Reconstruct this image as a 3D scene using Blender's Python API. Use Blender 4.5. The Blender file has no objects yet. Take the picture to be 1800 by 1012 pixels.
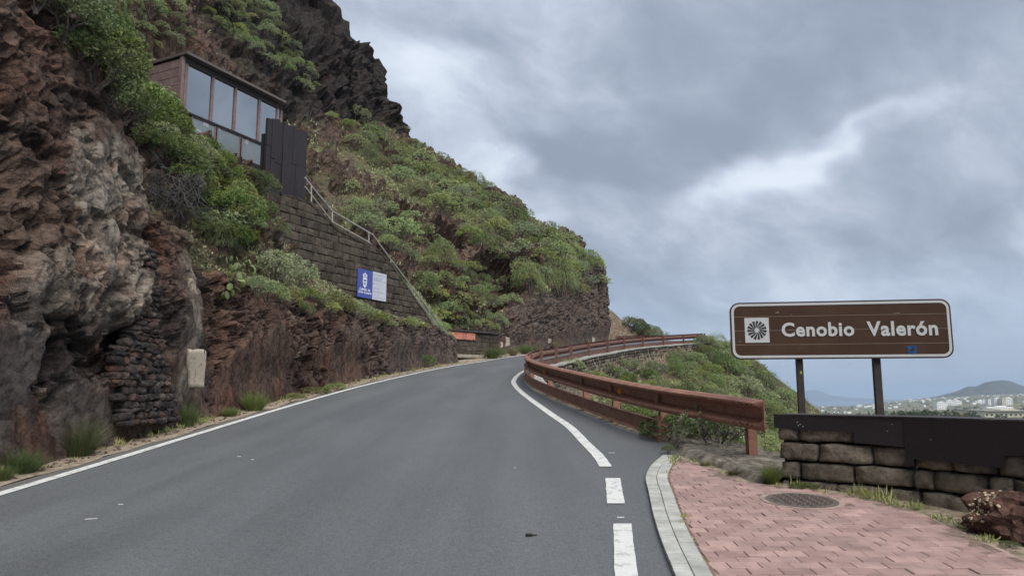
import bpy, bmesh, math, random
import numpy as np
from mathutils import Vector, Matrix, Euler
from mathutils.bvhtree import BVHTree

random.seed(7)
RNG = np.random.default_rng(11)
scene = bpy.context.scene
COL = scene.collection
R = math.radians

# ------------------------------------------------------------------ camera
CAM_H, PITCH, FPX = 1.5, R(8.06), 1300.0          # focal length in pixels of an 1800-wide frame
cam_data = bpy.data.cameras.new('camera')
cam = bpy.data.objects.new('camera', cam_data)
COL.objects.link(cam)
cam.location = (0, 0, CAM_H)
cam.rotation_euler = (math.pi / 2 + PITCH, 0, 0)
cam_data.sensor_width = 36.0
cam_data.lens = 36.0 * FPX / 1800.0
cam_data.clip_start = 0.05
cam_data.clip_end = 90000
scene.camera = cam

# ------------------------------------------------------------------ light
SUN_EL, SUN_AZ = R(54), R(150)                    # azimuth clockwise from +Y
world = bpy.data.worlds.new('World')
scene.world = world
world.use_nodes = True
world.cycles.sampling_method = 'MANUAL'
world.cycles.sample_map_resolution = 256
sun_d = bpy.data.lights.new('sun', 'SUN')
sun_d.energy = 1.5
sun_d.angle = R(48)
sun_d.color = (1.0, 0.965, 0.92)
sun = bpy.data.objects.new('sun', sun_d)
COL.objects.link(sun)
sd = Vector((math.sin(SUN_AZ) * math.cos(SUN_EL), math.cos(SUN_AZ) * math.cos(SUN_EL), math.sin(SUN_EL)))
sun.rotation_euler = (-sd).to_track_quat('-Z', 'Y').to_euler()
sun.location = (0, 0, 60)
scene.view_settings.view_transform = 'Standard'
scene.view_settings.look = 'None'
scene.view_settings.gamma = 1.0
scene.view_settings.use_curve_mapping = False
scene.view_settings.exposure = 1.36
scene.cycles.use_denoising = True
scene.cycles.max_bounces = 8
scene.cycles.transparent_max_bounces = 12
scene.cycles.use_adaptive_sampling = True
scene.cycles.adaptive_threshold = 0.015


class NT:
    """tiny helper for node trees"""
    def __init__(self, tree):
        self.t = tree
        self.t.nodes.clear()

    def n(self, typ, **kw):
        nd = self.t.nodes.new(typ)
        ins = kw.pop('i', {})
        for k, v in kw.items():
            setattr(nd, k, v)
        for k, v in ins.items():
            self.set(nd.inputs[k], v)
        return nd

    def set(self, sock, v):
        if isinstance(v, bpy.types.NodeSocket):
            self.t.links.new(v, sock)
        elif isinstance(v, bpy.types.Node):
            self.t.links.new(v.outputs[0], sock)
        else:
            if hasattr(sock.default_value, '__len__') and not hasattr(v, '__len__'):
                v = (v,) * len(sock.default_value)
            if hasattr(sock.default_value, '__len__') and len(sock.default_value) == 4 and len(v) == 3:
                v = tuple(v) + (1,)
            sock.default_value = v

    def math(self, op, a, b=0.0, clamp=False):
        nd = self.n('ShaderNodeMath', operation=op, use_clamp=clamp)
        self.set(nd.inputs[0], a)
        self.set(nd.inputs[1], b)
        return nd.outputs[0]

    def vmath(self, op, a, b=(0, 0, 0)):
        nd = self.n('ShaderNodeVectorMath', operation=op)
        self.set(nd.inputs[0], a)
        if op == 'SCALE':
            self.set(nd.inputs['Scale'], b)
        else:
            self.set(nd.inputs[1], b)
        return nd.outputs['Value'] if op in ('LENGTH', 'DOT_PRODUCT', 'DISTANCE') else nd.outputs[0]

    def mix(self, f, a, b, blend='MIX'):
        nd = self.n('ShaderNodeMix', data_type='RGBA', blend_type=blend)
        self.set(nd.inputs[0], f)
        self.set(nd.inputs[6], a)
        self.set(nd.inputs[7], b)
        return nd.outputs[2]

    def noise(self, vec, scale, detail=4, rough=.55, dist=0.0, typ=None):
        nd = self.n('ShaderNodeTexNoise')
        if typ:
            nd.noise_type = typ
        self.set(nd.inputs['Vector'], vec)
        nd.inputs['Scale'].default_value = scale
        nd.inputs['Detail'].default_value = detail
        nd.inputs['Roughness'].default_value = rough
        nd.inputs['Distortion'].default_value = dist
        return nd.outputs[0]

    def ramp(self, f, a, b, lo=0.0, hi=1.0, smooth=True):
        nd = self.n('ShaderNodeMapRange', interpolation_type='SMOOTHSTEP' if smooth else 'LINEAR')
        self.set(nd.inputs[0], f)
        nd.inputs[1].default_value = a
        nd.inputs[2].default_value = b
        nd.inputs[3].default_value = lo
        nd.inputs[4].default_value = hi
        return nd.outputs[0]


# ------------------------------------------------------------------ sky: broken stratocumulus over a Nishita sky
def pix_dir(px, py):
    a, b = (px - 900) / FPX, (506 - py) / FPX
    return np.array([a, math.cos(PITCH) - b * math.sin(PITCH), math.sin(PITCH) + b * math.cos(PITCH)])


def build_sky():
    t = NT(world.node_tree)
    out = t.n('ShaderNodeOutputWorld')
    bg = t.n('ShaderNodeBackground')
    t.t.links.new(bg.outputs[0], out.inputs[0])
    sky = t.n('ShaderNodeTexSky', sky_type='NISHITA', sun_disc=False)
    sky.sun_elevation = SUN_EL
    sky.sun_rotation = SUN_AZ
    sky.altitude = 200
    sky.dust_density = 2.0
    skyc = t.vmath('SCALE', sky.outputs[0], 0.075)
    d = t.n('ShaderNodeTexCoord').outputs['Generated']
    sep = t.n('ShaderNodeSeparateXYZ', i={0: d})
    z = t.math('MAXIMUM', sep.outputs[2], 0.0)
    zz = t.math('ADD', z, 0.50)                       # cloud deck seen in perspective, flattened at the horizon
    u = t.math('DIVIDE', sep.outputs[0], zz)
    v = t.math('DIVIDE', sep.outputs[1], zz)
    comb = t.n('ShaderNodeCombineXYZ', i={0: u, 1: v})
    rot = t.n('ShaderNodeVectorRotate', rotation_type='Z_AXIS', i={'Vector': comb.outputs[0], 'Angle': R(-32)})
    st = t.vmath('MULTIPLY', rot.outputs[0], (0.95, 1.1, 1.0))
    st = t.vmath('ADD', st, (3.1, 7.7, 0.0))
    wob = t.vmath('SCALE', t.vmath('SUBTRACT', t.n('ShaderNodeTexNoise', i={'Vector': st, 'Scale': 2.8, 'Detail': 3.0, 'Roughness': .6}).outputs['Color'], (.5, .5, .5)), .2)
    sw = t.vmath('ADD', st, wob)
    big = t.noise(sw, 1.9, 3, .5)
    mid = t.noise(t.vmath('MULTIPLY', sw, (.92, 1.2, 1)), 5.0, 7, .60)
    dens = t.math('ADD', t.math('MULTIPLY', big, .48), t.math('MULTIPLY', mid, .52))
    # breaks in the deck: ellipses on the cloud plane, ragged by the noise

    def P(px, py):
        q = pix_dir(px, py)
        q /= np.linalg.norm(q)
        return np.array([q[0] / (q[2] + .50), q[1] / (q[2] + .50)])

    cw = t.vmath('ADD', comb.outputs[0], t.vmath('SCALE', wob, 2.2))
    tot = dens
    for (x0, y0, x1, y1, wpx, amt) in SKY_BREAKS:
        a, b = P(x0, y0), P(x1, y1)
        c = (a + b) / 2
        L = np.linalg.norm(b - a) / 2
        ang = math.atan2(b[1] - a[1], b[0] - a[0])
        wp = P((x0 + x1) / 2, (y0 + y1) / 2 - wpx)
        W = max(np.linalg.norm(wp - c), 1e-3)
        q = t.vmath('SUBTRACT', cw, (c[0], c[1], 0))
        q = t.n('ShaderNodeVectorRotate', rotation_type='Z_AXIS', i={'Vector': q, 'Angle': -ang}).outputs[0]
        q = t.vmath('MULTIPLY', q, (1 / L, 1 / W, 0))
        l2 = t.vmath('DOT_PRODUCT', q, q)
        g = t.math('POWER', 2.718, t.math('MULTIPLY', l2, -1.0))
        tot = t.math('ADD', tot, t.math('MULTIPLY', g, -amt))
    k = t.ramp(tot, .24, .70)
    rampn = t.n('ShaderNodeValToRGB', i={0: k})
    cr = rampn.color_ramp
    cr.elements[0].position = 0.0
    cr.elements[0].color = (.74, .81, .92, 1)
    cr.elements[1].position = 1.0
    cr.elements[1].color = (.29, .345, .44, 1)
    e = cr.elements.new(.28); e.color = (.56, .63, .745, 1)
    e = cr.elements.new(.62); e.color = (.41, .475, .585, 1)
    # towards the horizon the deck thins and the blue sky shows under it
    lowm = t.ramp(sep.outputs[2], -.01, .21, 1, 0)
    low = t.mix(.72, skyc, (.42, .545, .74))
    lown = t.math('MULTIPLY', lowm, t.ramp(mid, .25, .7, .95, .55))
    colr = t.mix(lown, rampn.outputs[0], low)
    t.t.links.new(colr, bg.inputs[0])
    bg.inputs[1].default_value = 0.415


# (x0, y0, x1, y1) ends in the photograph, half width, strength (negative = thicker cloud)
SKY_BREAKS = [
    (1200, 355, 1640, 252, 42, .17),
    (1340, 322, 1610, 255, 22, .12),
    (620, 80, 900, 170, 100, .17),
    (740, 310, 1090, 390, 50, .18),
    (1000, 330, 1800, 60, 80, -.12),
    (1130, 70, 1800, 20, 90, -.08),
    (800, 240, 1120, 290, 45, -.08),
    (1100, 480, 1800, 440, 60, -.06),
    (700, 30, 1100, 60, 60, -.04),
]
build_sky()


# ------------------------------------------------------------------ numpy noise
_perm = np.random.default_rng(5).permutation(256).astype(np.int64)
_perm = np.concatenate([_perm, _perm, _perm])
_grad = np.random.default_rng(6).normal(size=(256, 3))
_grad /= np.linalg.norm(_grad, axis=1)[:, None]


def perlin(P):
    P = np.asarray(P, float)
    i = np.floor(P).astype(np.int64)
    f = P - i
    i &= 255
    w = f * f * f * (f * (f * 6 - 15) + 10)
    res = 0
    for dx in (0, 1):
        for dy in (0, 1):
            for dz in (0, 1):
                h = _perm[_perm[_perm[(i[..., 0] + dx) & 255] + ((i[..., 1] + dy) & 255)] + ((i[..., 2] + dz) & 255)]
                g = _grad[h]
                dot = g[..., 0] * (f[..., 0] - dx) + g[..., 1] * (f[..., 1] - dy) + g[..., 2] * (f[..., 2] - dz)
                wx = w[..., 0] if dx else 1 - w[..., 0]
                wy = w[..., 1] if dy else 1 - w[..., 1]
                wz = w[..., 2] if dz else 1 - w[..., 2]
                res = res + dot * wx * wy * wz
    return res * 1.6


def fbm(P, oct=4, gain=.5, lac=2.03):
    a, s, r = 1.0, 1.0, 0
    for o in range(oct):
        r = r + a * perlin(P * s + o * 17.3)
        a *= gain
        s *= lac
    return r


def ridged(P, oct=4, gain=.5):
    a, s, r = 1.0, 1.0, 0
    for o in range(oct):
        r = r + a * (1 - 2 * np.abs(perlin(P * s + o * 31.7)))
        a *= gain
        s *= 2.07
    return r


def cells(P):
    """distance to nearest feature point and a random value of that cell"""
    P = np.asarray(P, float)
    i = np.floor(P).astype(np.int64)
    best = np.full(P.shape[:-1], 9.0)
    sec = np.full(P.shape[:-1], 9.0)
    rid = np.zeros(P.shape[:-1])
    for dx in (-1, 0, 1):
        for dy in (-1, 0, 1):
            for dz in (-1, 0, 1):
                c = i + np.array([dx, dy, dz])
                h = _perm[_perm[_perm[c[..., 0] & 255] + (c[..., 1] & 255)] + (c[..., 2] & 255)]
                q = c + .5 + _grad[h] * .45
                d = np.linalg.norm(P - q, axis=-1)
                m = d < best
                sec = np.where(m, best, np.minimum(sec, d))
                rid = np.where(m, h / 255.0, rid)
                best = np.where(m, d, best)
    return best, sec, rid


def sstep(x, a, b):
    t = np.clip((x - a) / (b - a), 0, 1)
    return t * t * (3 - 2 * t)


# ------------------------------------------------------------------ object helpers
def mesh_arrays(name, V, Fq, mat=None, smooth=False, attrs=None, matidx=None):
    """V (n,3); Fq (m,k) k = 3 or 4, or a list of such arrays"""
    me = bpy.data.meshes.new(name)
    V = np.asarray(V, np.float32)
    if not isinstance(Fq, list):
        Fq = [Fq]
    Fq = [np.asarray(f, np.int32) for f in Fq if len(f)]
    nl = sum(f.size for f in Fq)
    npoly = sum(len(f) for f in Fq)
    me.vertices.add(len(V))
    me.vertices.foreach_set('co', V.ravel())
    me.loops.add(nl)
    me.loops.foreach_set('vertex_index', np.concatenate([f.ravel() for f in Fq]))
    me.polygons.add(npoly)
    tot = np.concatenate([np.full(len(f), f.shape[1], np.int32) for f in Fq])
    st = np.concatenate([[0], np.cumsum(tot)[:-1]]).astype(np.int32)
    me.polygons.foreach_set('loop_start', st)
    me.polygons.foreach_set('loop_total', tot)
    me.polygons.foreach_set('use_smooth', np.full(npoly, bool(smooth)))
    if matidx is not None:
        me.polygons.foreach_set('material_index', np.asarray(matidx, np.int32))
    me.update(calc_edges=True)
    for k, a in (attrs or {}).items():
        a = np.asarray(a, np.float32)
        if a.ndim == 1:
            at = me.attributes.new(k, 'FLOAT', 'POINT')
            at.data.foreach_set('value', a)
        else:
            at = me.attributes.new(k, 'FLOAT_COLOR', 'POINT')
            if a.shape[1] == 3:
                a = np.concatenate([a, np.ones((len(a), 1), np.float32)], 1)
            at.data.foreach_set('color', a.ravel())
    if mat is not None:
        for m in (mat if isinstance(mat, (list, tuple)) else [mat]):
            me.materials.append(m)
    return me


def link(name, me, parent=None, loc=None, rot=None, scl=None):
    o = bpy.data.objects.new(name, me)
    COL.objects.link(o)
    if parent is not None:
        o.parent = parent
    if loc is not None:
        o.location = loc
    if rot is not None:
        o.rotation_euler = rot
    if scl is not None:
        o.scale = (scl,) * 3 if not hasattr(scl, '__len__') else scl
    return o


def tag(o, label=None, cat=None, group=None, kind=None):
    for k, v in (('label', label), ('category', cat), ('group', group), ('kind', kind)):
        if v:
            o[k] = v
    return o


def empty(name, loc=(0, 0, 0), rz=0.0):
    o = bpy.data.objects.new(name, None)
    COL.objects.link(o)
    o.location = loc
    o.rotation_euler = (0, 0, rz)
    o.empty_display_size = .2
    return o


class MB:
    """collects simple solids and builds them as one mesh"""
    def __init__(self):
        self.v, self.q, self.t = [], [], []
        self.n = 0

    def add(self, V, Q=(), T=()):
        V = np.asarray(V, float).reshape(-1, 3)
        self.v.append(V)
        if len(Q):
            self.q.append(np.asarray(Q, int) + self.n)
        if len(T):
            self.t.append(np.asarray(T, int) + self.n)
        self.n += len(V)
        return self

    def box(self, c, s, M=None, bev=0.0):
        c, s = np.asarray(c, float), np.asarray(s, float) / 2
        if bev <= 0:
            V = np.array([[x, y, z] for x in (-1, 1) for y in (-1, 1) for z in (-1, 1)], float) * s
            Q = [[0, 1, 3, 2], [4, 6, 7, 5], [0, 4, 5, 1], [2, 3, 7, 6], [0, 2, 6, 4], [1, 5, 7, 3]]
            V = V + c if M is None else (V @ np.asarray(M).T) + c
            return self.add(V, Q)
        bm = bmesh.new()
        bmesh.ops.create_cube(bm, size=2.0)
        for v in bm.verts:
            v.co = Vector((v.co.x * s[0], v.co.y * s[1], v.co.z * s[2]))
        bmesh.ops.bevel(bm, geom=list(bm.edges), offset=bev, segments=1, affect='EDGES', profile=.5)
        bm.verts.index_update()
        V = np.array([v.co[:] for v in bm.verts])
        V = V + c if M is None else (V @ np.asarray(M).T) + c
        Q = [[v.index for v in f.verts] for f in bm.faces if len(f.verts) == 4]
        T = [[v.index for v in f.verts] for f in bm.faces if len(f.verts) == 3]
        bm.free()
        return self.add(V, Q, T)

    def tube(self, pts, r, n=6, cap=True):
        pts = np.asarray(pts, float)
        m = len(pts)
        r = np.full(m, r) if not hasattr(r, '__len__') else np.asarray(r)
        tan = np.gradient(pts, axis=0)
        tan /= np.linalg.norm(tan, axis=1)[:, None] + 1e-9
        up = np.array([0, 0, 1.0]) if abs(tan[0][2]) < .9 else np.array([1.0, 0, 0])
        V = []
        for k in range(m):
            a = np.cross(tan[k], up)
            a /= np.linalg.norm(a) + 1e-9
            b = np.cross(a, tan[k])
            for j in range(n):
                th = 2 * math.pi * j / n
                V.append(pts[k] + r[k] * (a * math.cos(th) + b * math.sin(th)))
        Q = [[k * n + j, k * n + (j + 1) % n, (k + 1) * n + (j + 1) % n, (k + 1) * n + j] for k in range(m - 1) for j in range(n)]
        T = []
        if cap:
            V.append(pts[0]); V.append(pts[-1])
            c0, c1 = m * n, m * n + 1
            T = [[c0, (j + 1) % n, j] for j in range(n)] + [[c1, (m - 1) * n + j, (m - 1) * n + (j + 1) % n] for j in range(n)]
        return self.add(V, Q, T)

    def prism(self, poly, A, B, O, n0, n1):
        """polygon in the (A, B) plane through O, extruded from n0 to n1 along A x B"""
        A, B, O = (np.asarray(x, float) for x in (A, B, O))
        N = np.cross(A, B)
        N /= np.linalg.norm(N)
        poly = np.asarray(poly, float)
        m = len(poly)
        base = O + poly[:, :1] * A + poly[:, 1:] * B
        V = np.concatenate([base + N * n0, base + N * n1])
        Q = [[j, (j + 1) % m, m + (j + 1) % m, m + j] for j in range(m)]
        from mathutils.geometry import tessellate_polygon
        tri = tessellate_polygon([[Vector((x, y, 0)) for x, y in poly]])
        T = [[a + m, b + m, c + m] for a, b, c in tri] + [[c, b, a] for a, b, c in tri]
        return self.add(V, Q, T)

    def sweep(self, path, prof, close=True, cap=True):
        """path (n, 3 points, with frame) = list of (origin, side, up); prof (m, 2)"""
        prof = np.asarray(prof, float)
        m = len(prof)
        V = []
        for o, s, u in path:
            V.append(np.asarray(o) + prof[:, :1] * np.asarray(s) + prof[:, 1:] * np.asarray(u))
        n = len(path)
        V = np.concatenate(V)
        rng = range(m) if close else range(m - 1)
        Q = [[k * m + j, k * m + (j + 1) % m, (k + 1) * m + (j + 1) % m, (k + 1) * m + j] for k in range(n - 1) for j in rng]
        T = []
        if cap and close:
            from mathutils.geometry import tessellate_polygon
            tri = tessellate_polygon([[Vector((x, y, 0)) for x, y in prof]])
            T = [[c, b, a] for a, b, c in tri] + [[a + (n - 1) * m, b + (n - 1) * m, c + (n - 1) * m] for a, b, c in tri]
        return self.add(V, Q, T)

    def mesh(self, name, mat=None, smooth=False):
        F = []
        if self.q:
            F.append(np.concatenate(self.q))
        if self.t:
            F.append(np.concatenate(self.t))
        me = mesh_arrays(name, np.concatenate(self.v), F, mat, smooth)
        bm = bmesh.new()
        bm.from_mesh(me)
        bmesh.ops.recalc_face_normals(bm, faces=bm.faces)
        bm.to_mesh(me)
        bm.free()
        return me

    def build(self, name, mat=None, parent=None, smooth=False, **kw):
        return link(name, self.mesh(name, mat, smooth), parent, **kw)


def smooth_by_angle(me, ang=35):
    bm = bmesh.new()
    bm.from_mesh(me)
    for f in bm.faces:
        f.smooth = True
    for e in bm.edges:
        if len(e.link_faces) == 2 and e.calc_face_angle(0) > R(ang):
            e.smooth = False
    bm.to_mesh(me)
    bm.free()


# ------------------------------------------------------------------ the lie of the land
def G(y):
    y = np.asarray(y, float)
    a = .07 * y
    b = .56 + .07 * (y - 8) + .02 * (y - 8) ** 2 / 24
    c = 1.52 + .09 * (y - 20)
    d = 2.96 + .105 * (y - 36)
    e = 5.48 + .105 * (y - 60) - .0016 * (y - 60) ** 2
    return np.where(y < 8, a, np.where(y < 20, b, np.where(y < 36, c, np.where(y < 60, d, e))))


def g1(y):
    return float(G(y))


def ground_at(px, py, dz=0.0):
    d = pix_dir(px, py)
    lo = None
    for t in np.linspace(1, 150, 3000):
        if CAM_H + d[2] * t < g1(d[1] * t) + dz:
            lo = t
            break
    return d * lo + np.array([0, 0, CAM_H])


def at_depth(px, py, Y):
    d = pix_dir(px, py)
    return d * (Y / d[1]) + np.array([0, 0, CAM_H])


def interp_curve(pts, ys):
    """smooth x(y) through points (x, y)"""
    pts = np.array(sorted(pts, key=lambda p: p[1]), float)
    Y, X = pts[:, 1], pts[:, 0]
    m = np.gradient(X, Y)
    ys = np.asarray(ys, float)
    k = np.clip(np.searchsorted(Y, ys) - 1, 0, len(Y) - 2)
    h = Y[k + 1] - Y[k]
    t = (ys - Y[k]) / h
    return ((2 * t**3 - 3 * t**2 + 1) * X[k] + (t**3 - 2 * t**2 + t) * h * m[k]
            + (-2 * t**3 + 3 * t**2) * X[k + 1] + (t**3 - t**2) * h * m[k + 1])


LEFT = [(-5, -12), (-5, -4), (-5, 4), (-5, 9), (-5.0, 12), (-4.94, 15.2), (-4.61, 20.15), (-3.91, 25.6), (-3.2, 29.9),
        (-2.45, 33.3), (-1.5, 36.6), (-.35, 39.8), (1.2, 43.5), (3.2, 48), (5.5, 53), (8.2, 59.2), (11, 66), (12.5, 73), (12, 82), (9, 92)]
RAIL = [(2.81, 9.22), (2.21, 11.06), (1.89, 12.5), (1.6, 14.1), (1.24, 16.3), (.85, 18.7), (.56, 21.05), (.44, 24), (.6, 27), (1.1, 30.5),
        (1.9, 33.5), (2.73, 36.4), (4, 40.1), (5.47, 43.6), (7, 47.2), (8.8, 50.6), (10.85, 53.8), (13, 56.7), (14.65, 58.8), (15.5, 59.9)]
EDGE = [(6.5, -12), (6.3, -4), (6.0, 2), (5.4, 4.4), (4.7, 5.6), (4.1, 6.55), (3.35, 7.75), (3.0, 8.5)] + RAIL + [(18.4, 66), (19, 73), (18, 82), (15, 92)]


def xl(y):
    return interp_curve(LEFT, y)


def xr(y):
    return interp_curve(EDGE, y)


# ------------------------------------------------------------------ materials
MATS = {}


def newmat(name):
    m = bpy.data.materials.new(name)
    m.use_nodes = True
    t = NT(m.node_tree)
    out = t.n('ShaderNodeOutputMaterial')
    b = t.n('ShaderNodeBsdfPrincipled')
    t.t.links.new(b.outputs[0], out.inputs[0])
    MATS[name] = m
    return m, t, b


def bump(t, b, h, strength=.5, dist=.02):
    bp = t.n('ShaderNodeBump', i={'Strength': strength, 'Distance': dist, 'Height': h})
    t.t.links.new(bp.outputs[0], b.inputs['Normal'])
    return bp


def simple(name, col, rough=.6, metal=0.0, var=.15, scale=8.0, bumpd=.0, bscale=60., spec=.4, dirt=None, dirt_scale=3., coords='Object', objvar=0.0):
    m, t, b = newmat(name)
    c = t.n('ShaderNodeNewGeometry').outputs['Position'] if coords == 'World' else t.n('ShaderNodeTexCoord').outputs[coords]
    n = t.noise(c, scale, 6, .6)
    col_n = t.mix(t.ramp(n, .3, .7), tuple(x * (1 - var) for x in col), tuple(min(1, x * (1 + var)) for x in col))
    if dirt:
        col_n = t.mix(t.math('MULTIPLY', t.ramp(t.noise(c, dirt_scale, 7, .65), .48, .72), dirt[3] if len(dirt) > 3 else .7), col_n, dirt[:3])
    if objvar:
        oi = t.n('ShaderNodeObjectInfo').outputs['Random']
        col_n = t.mix(1.0, col_n, t.n('ShaderNodeCombineColor', i={0: t.ramp(oi, 0, 1, 1 - objvar, 1 + objvar, False), 1: t.ramp(oi, 0, 1, 1 - objvar, 1 + objvar, False), 2: t.ramp(oi, 0, 1, 1 - objvar, 1 + objvar, False)}).outputs[0], 'MULTIPLY')
    t.set(b.inputs['Base Color'], col_n)
    t.set(b.inputs['Roughness'], t.ramp(n, .2, .8, max(0, rough - .08), min(1, rough + .08)))
    b.inputs['Metallic'].default_value = metal
    b.inputs['Specular IOR Level'].default_value = spec
    if bumpd:
        bump(t, b, t.noise(c, bscale, 5, .72), .85, bumpd)
    return m


def rock_material(name, fine=1.0):
    """base colour from the point colours (kinds of rock), grain and cracks from noise"""
    m, t, b = newmat(name)
    c = t.n('ShaderNodeNewGeometry').outputs['Position']
    col = t.n('ShaderNodeVertexColor', layer_name='rock').outputs[0]
    w = t.vmath('SCALE', t.vmath('SUBTRACT', t.n('ShaderNodeTexNoise', i={'Vector': c, 'Scale': 2.0, 'Detail': 3.0}).outputs['Color'], (.5, .5, .5)), .45)
    cw = t.vmath('ADD', c, w)
    n1 = t.noise(cw, 3.0 * fine, 4, .68)
    n2 = t.noise(c, 13.0 * fine, 5, .72)
    n3 = t.noise(c, 70.0 * fine, 2, .7)
    f = t.math('ADD', t.math('MULTIPLY', n1, .5), t.math('ADD', t.math('MULTIPLY', n2, .35), t.math('MULTIPLY', n3, .15)))
    vor = t.n('ShaderNodeTexVoronoi', feature='F1', i={'Vector': cw, 'Scale': 6.5 * fine})
    vd = vor.outputs['Distance']
    clast = t.n('ShaderNodeSeparateColor', i={0: vor.outputs['Color']}).outputs[0]
    f = t.math('ADD', f, t.ramp(clast, 0, 1, -.05, .06, False))
    f = t.math('SUBTRACT', f, t.ramp(vd, .5, .85, 0, .07))
    lo = t.mix(1.0, col, (.46, .43, .42), 'MULTIPLY')
    hi = t.mix(1.0, col, (1.95, 1.88, 1.8), 'MULTIPLY')
    cc = t.mix(t.ramp(f, .34, .66), lo, hi)
    red = t.ramp(t.noise(c, 1.1, 3, .6), .5, .68)
    cc = t.mix(t.math('MULTIPLY', red, .35), cc, t.mix(1.0, cc, (1.38, .88, .72), 'MULTIPLY'))
    pale = t.math('MULTIPLY', t.ramp(n2, .62, .74), t.ramp(n1, .52, .64))
    cc = t.mix(t.math('MULTIPLY', pale, .55), cc, (.26, .22, .185))
    t.set(b.inputs['Base Color'], cc)
    b.inputs['Roughness'].default_value = .93
    b.inputs['Specular IOR Level'].default_value = .18
    h = t.math('ADD', t.math('MULTIPLY', n2, .8), t.math('ADD', t.math('MULTIPLY', n3, .30), t.math('ADD', t.math('MULTIPLY', vd, -.22), t.math('MULTIPLY', n1, .5))))
    bump(t, b, h, 1.0, .12 / fine)
    return m


rock_material('rock')
rock_material('stone_dark', 2.2)


def asphalt():
    m, t, b = newmat('asphalt')
    c = t.n('ShaderNodeTexCoord').outputs['Object']
    at = t.n('ShaderNodeAttribute', attribute_name='lane').outputs['Fac']     # 0 left edge .. 1 right edge
    gr = t.noise(c, 105, 3, .75)
    gr2 = t.noise(c, 32, 4, .65)
    big = t.noise(t.vmath('MULTIPLY', c, (1.0, .28, 1.0)), .8, 5, .6)
    streak = t.noise(t.vmath('MULTIPLY', c, (3.2, .10, 1.0)), 1.0, 3, .6)
    base = t.mix(t.ramp(gr, .3, .72), (.058, .063, .067), (.155, .163, .167))
    base = t.mix(t.math('MULTIPLY', t.ramp(gr2, .50, .72), .6), base, (.165, .172, .172))
    base = t.mix(t.math('MULTIPLY', t.ramp(t.noise(c, 17, 3, .7), .52, .70), .35), base, (.058, .062, .066))
    wear = t.math('ADD', t.ramp(big, .3, .7, .90, 1.06), t.ramp(streak, .3, .7, -.045, .05))
    # polished wheel tracks
    for cen in (.17, .42, .63, .86):
        d = t.math('ABSOLUTE', t.math('SUBTRACT', at, cen))
        wear = t.math('ADD', wear, t.ramp(d, .0, .085, .08, 0))
    cc = t.n('ShaderNodeVectorMath', operation='SCALE', i={0: base, 'Scale': wear})
    edge = t.math('MULTIPLY', t.ramp(at, .018, .0, 0, 1), t.ramp(gr2, .3, .6))
    col = t.mix(t.math('MULTIPLY', edge, .6), cc.outputs[0], (.17, .145, .115))
    spl = t.math('MULTIPLY', t.ramp(t.noise(c, 9, 3, .6), .70, .73), t.ramp(gr2, .4, .6))
    col = t.mix(t.math('MULTIPLY', spl, .35), col, (.22, .22, .21))
    t.set(b.inputs['Base Color'], col)
    t.set(b.inputs['Roughness'], t.ramp(big, .3, .7, .62, .78))
    b.inputs['Specular IOR Level'].default_value = .42
    bump(t, b, t.math('ADD', gr, t.math('MULTIPLY', gr2, .8)), .5, .006)
    return m


asphalt()


def paint():
    m, t, b = newmat('road_paint')
    c = t.n('ShaderNodeTexCoord').outputs['Object']
    gr = t.noise(c, 120, 4, .7)
    wear = t.noise(c, 9, 6, .7)
    col = t.mix(t.ramp(gr, .25, .7), (.50, .50, .475), (.72, .72, .69))
    worn = t.math('MULTIPLY', t.ramp(wear, .50, .64), t.ramp(gr, .36, .58))
    col = t.mix(t.math('MULTIPLY', worn, .75), col, (.16, .165, .165))
    t.set(b.inputs['Base Color'], col)
    b.inputs['Roughness'].default_value = .7
    bump(t, b, gr, .5, .004)


paint()
simple('sand', (.33, .27, .20), .95, var=.3, scale=14, bumpd=.02, bscale=45, spec=.15, dirt=(.12, .085, .06, .85), dirt_scale=5.)
simple('soil', (.16, .125, .095), .97, var=.4, scale=6, bumpd=.05, bscale=22, spec=.1, dirt=(.30, .27, .22, .6), dirt_scale=4.)
simple('concrete', (.33, .32, .285), .9, var=.25, scale=10, bumpd=.012, bscale=50, spec=.2, dirt=(.15, .13, .10, .8), dirt_scale=3.)

# ------------------------------------------------------------------ road
ROAD_Y = np.concatenate([np.arange(-11, 6, 1.0), np.arange(6, 40, .5), np.arange(40, 91, 1.0)])


def lane_mesh(name, ys, xa, xb, nx, dz, mat, lane=False):
    t = np.linspace(0, 1, nx)
    Xa, Xb = xa(ys), xb(ys)
    X = Xa[:, None] + (Xb - Xa)[:, None] * t[None]
    Y = np.repeat(ys[:, None], nx, 1)
    Z = G(Y) + dz
    V = np.stack([X, Y, Z], -1).reshape(-1, 3)
    i = np.arange(len(ys) - 1)[:, None] * nx + np.arange(nx - 1)[None]
    i = i.ravel()
    Q = np.stack([i, i + 1, i + nx + 1, i + nx], 1)
    at = {'lane': np.clip((X - xl(ys)[:, None]) / 5.9, 0, 1).ravel()} if lane else None
    return mesh_arrays(name, V, Q, mat, True, at)


road = tag(link('road', lane_mesh('road', ROAD_Y, lambda y: xl(y) - .25, lambda y: xr(y) + .02, 24, 0, MATS['asphalt'], True)), kind='structure')
gy = np.arange(-11, 62, .25)
gut_w = .55 + .12 * perlin(np.stack([gy * .6, gy * 0, gy * 0 + 3.1], 1)) + .05 * perlin(np.stack([gy * 3.1, gy * 0, gy * 0 + 8.1], 1))
link_g = lane_mesh('verge', gy, lambda y: xl(y) - 1.5, lambda y: xl(y) - .235 - .09 * np.interp(y, gy, fbm(np.stack([gy * 1.3, gy * 0, gy * 0 + 5.5], 1), 4)), 6, .006, MATS['sand'])
tag(link('verge', link_g), kind='structure')


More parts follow.
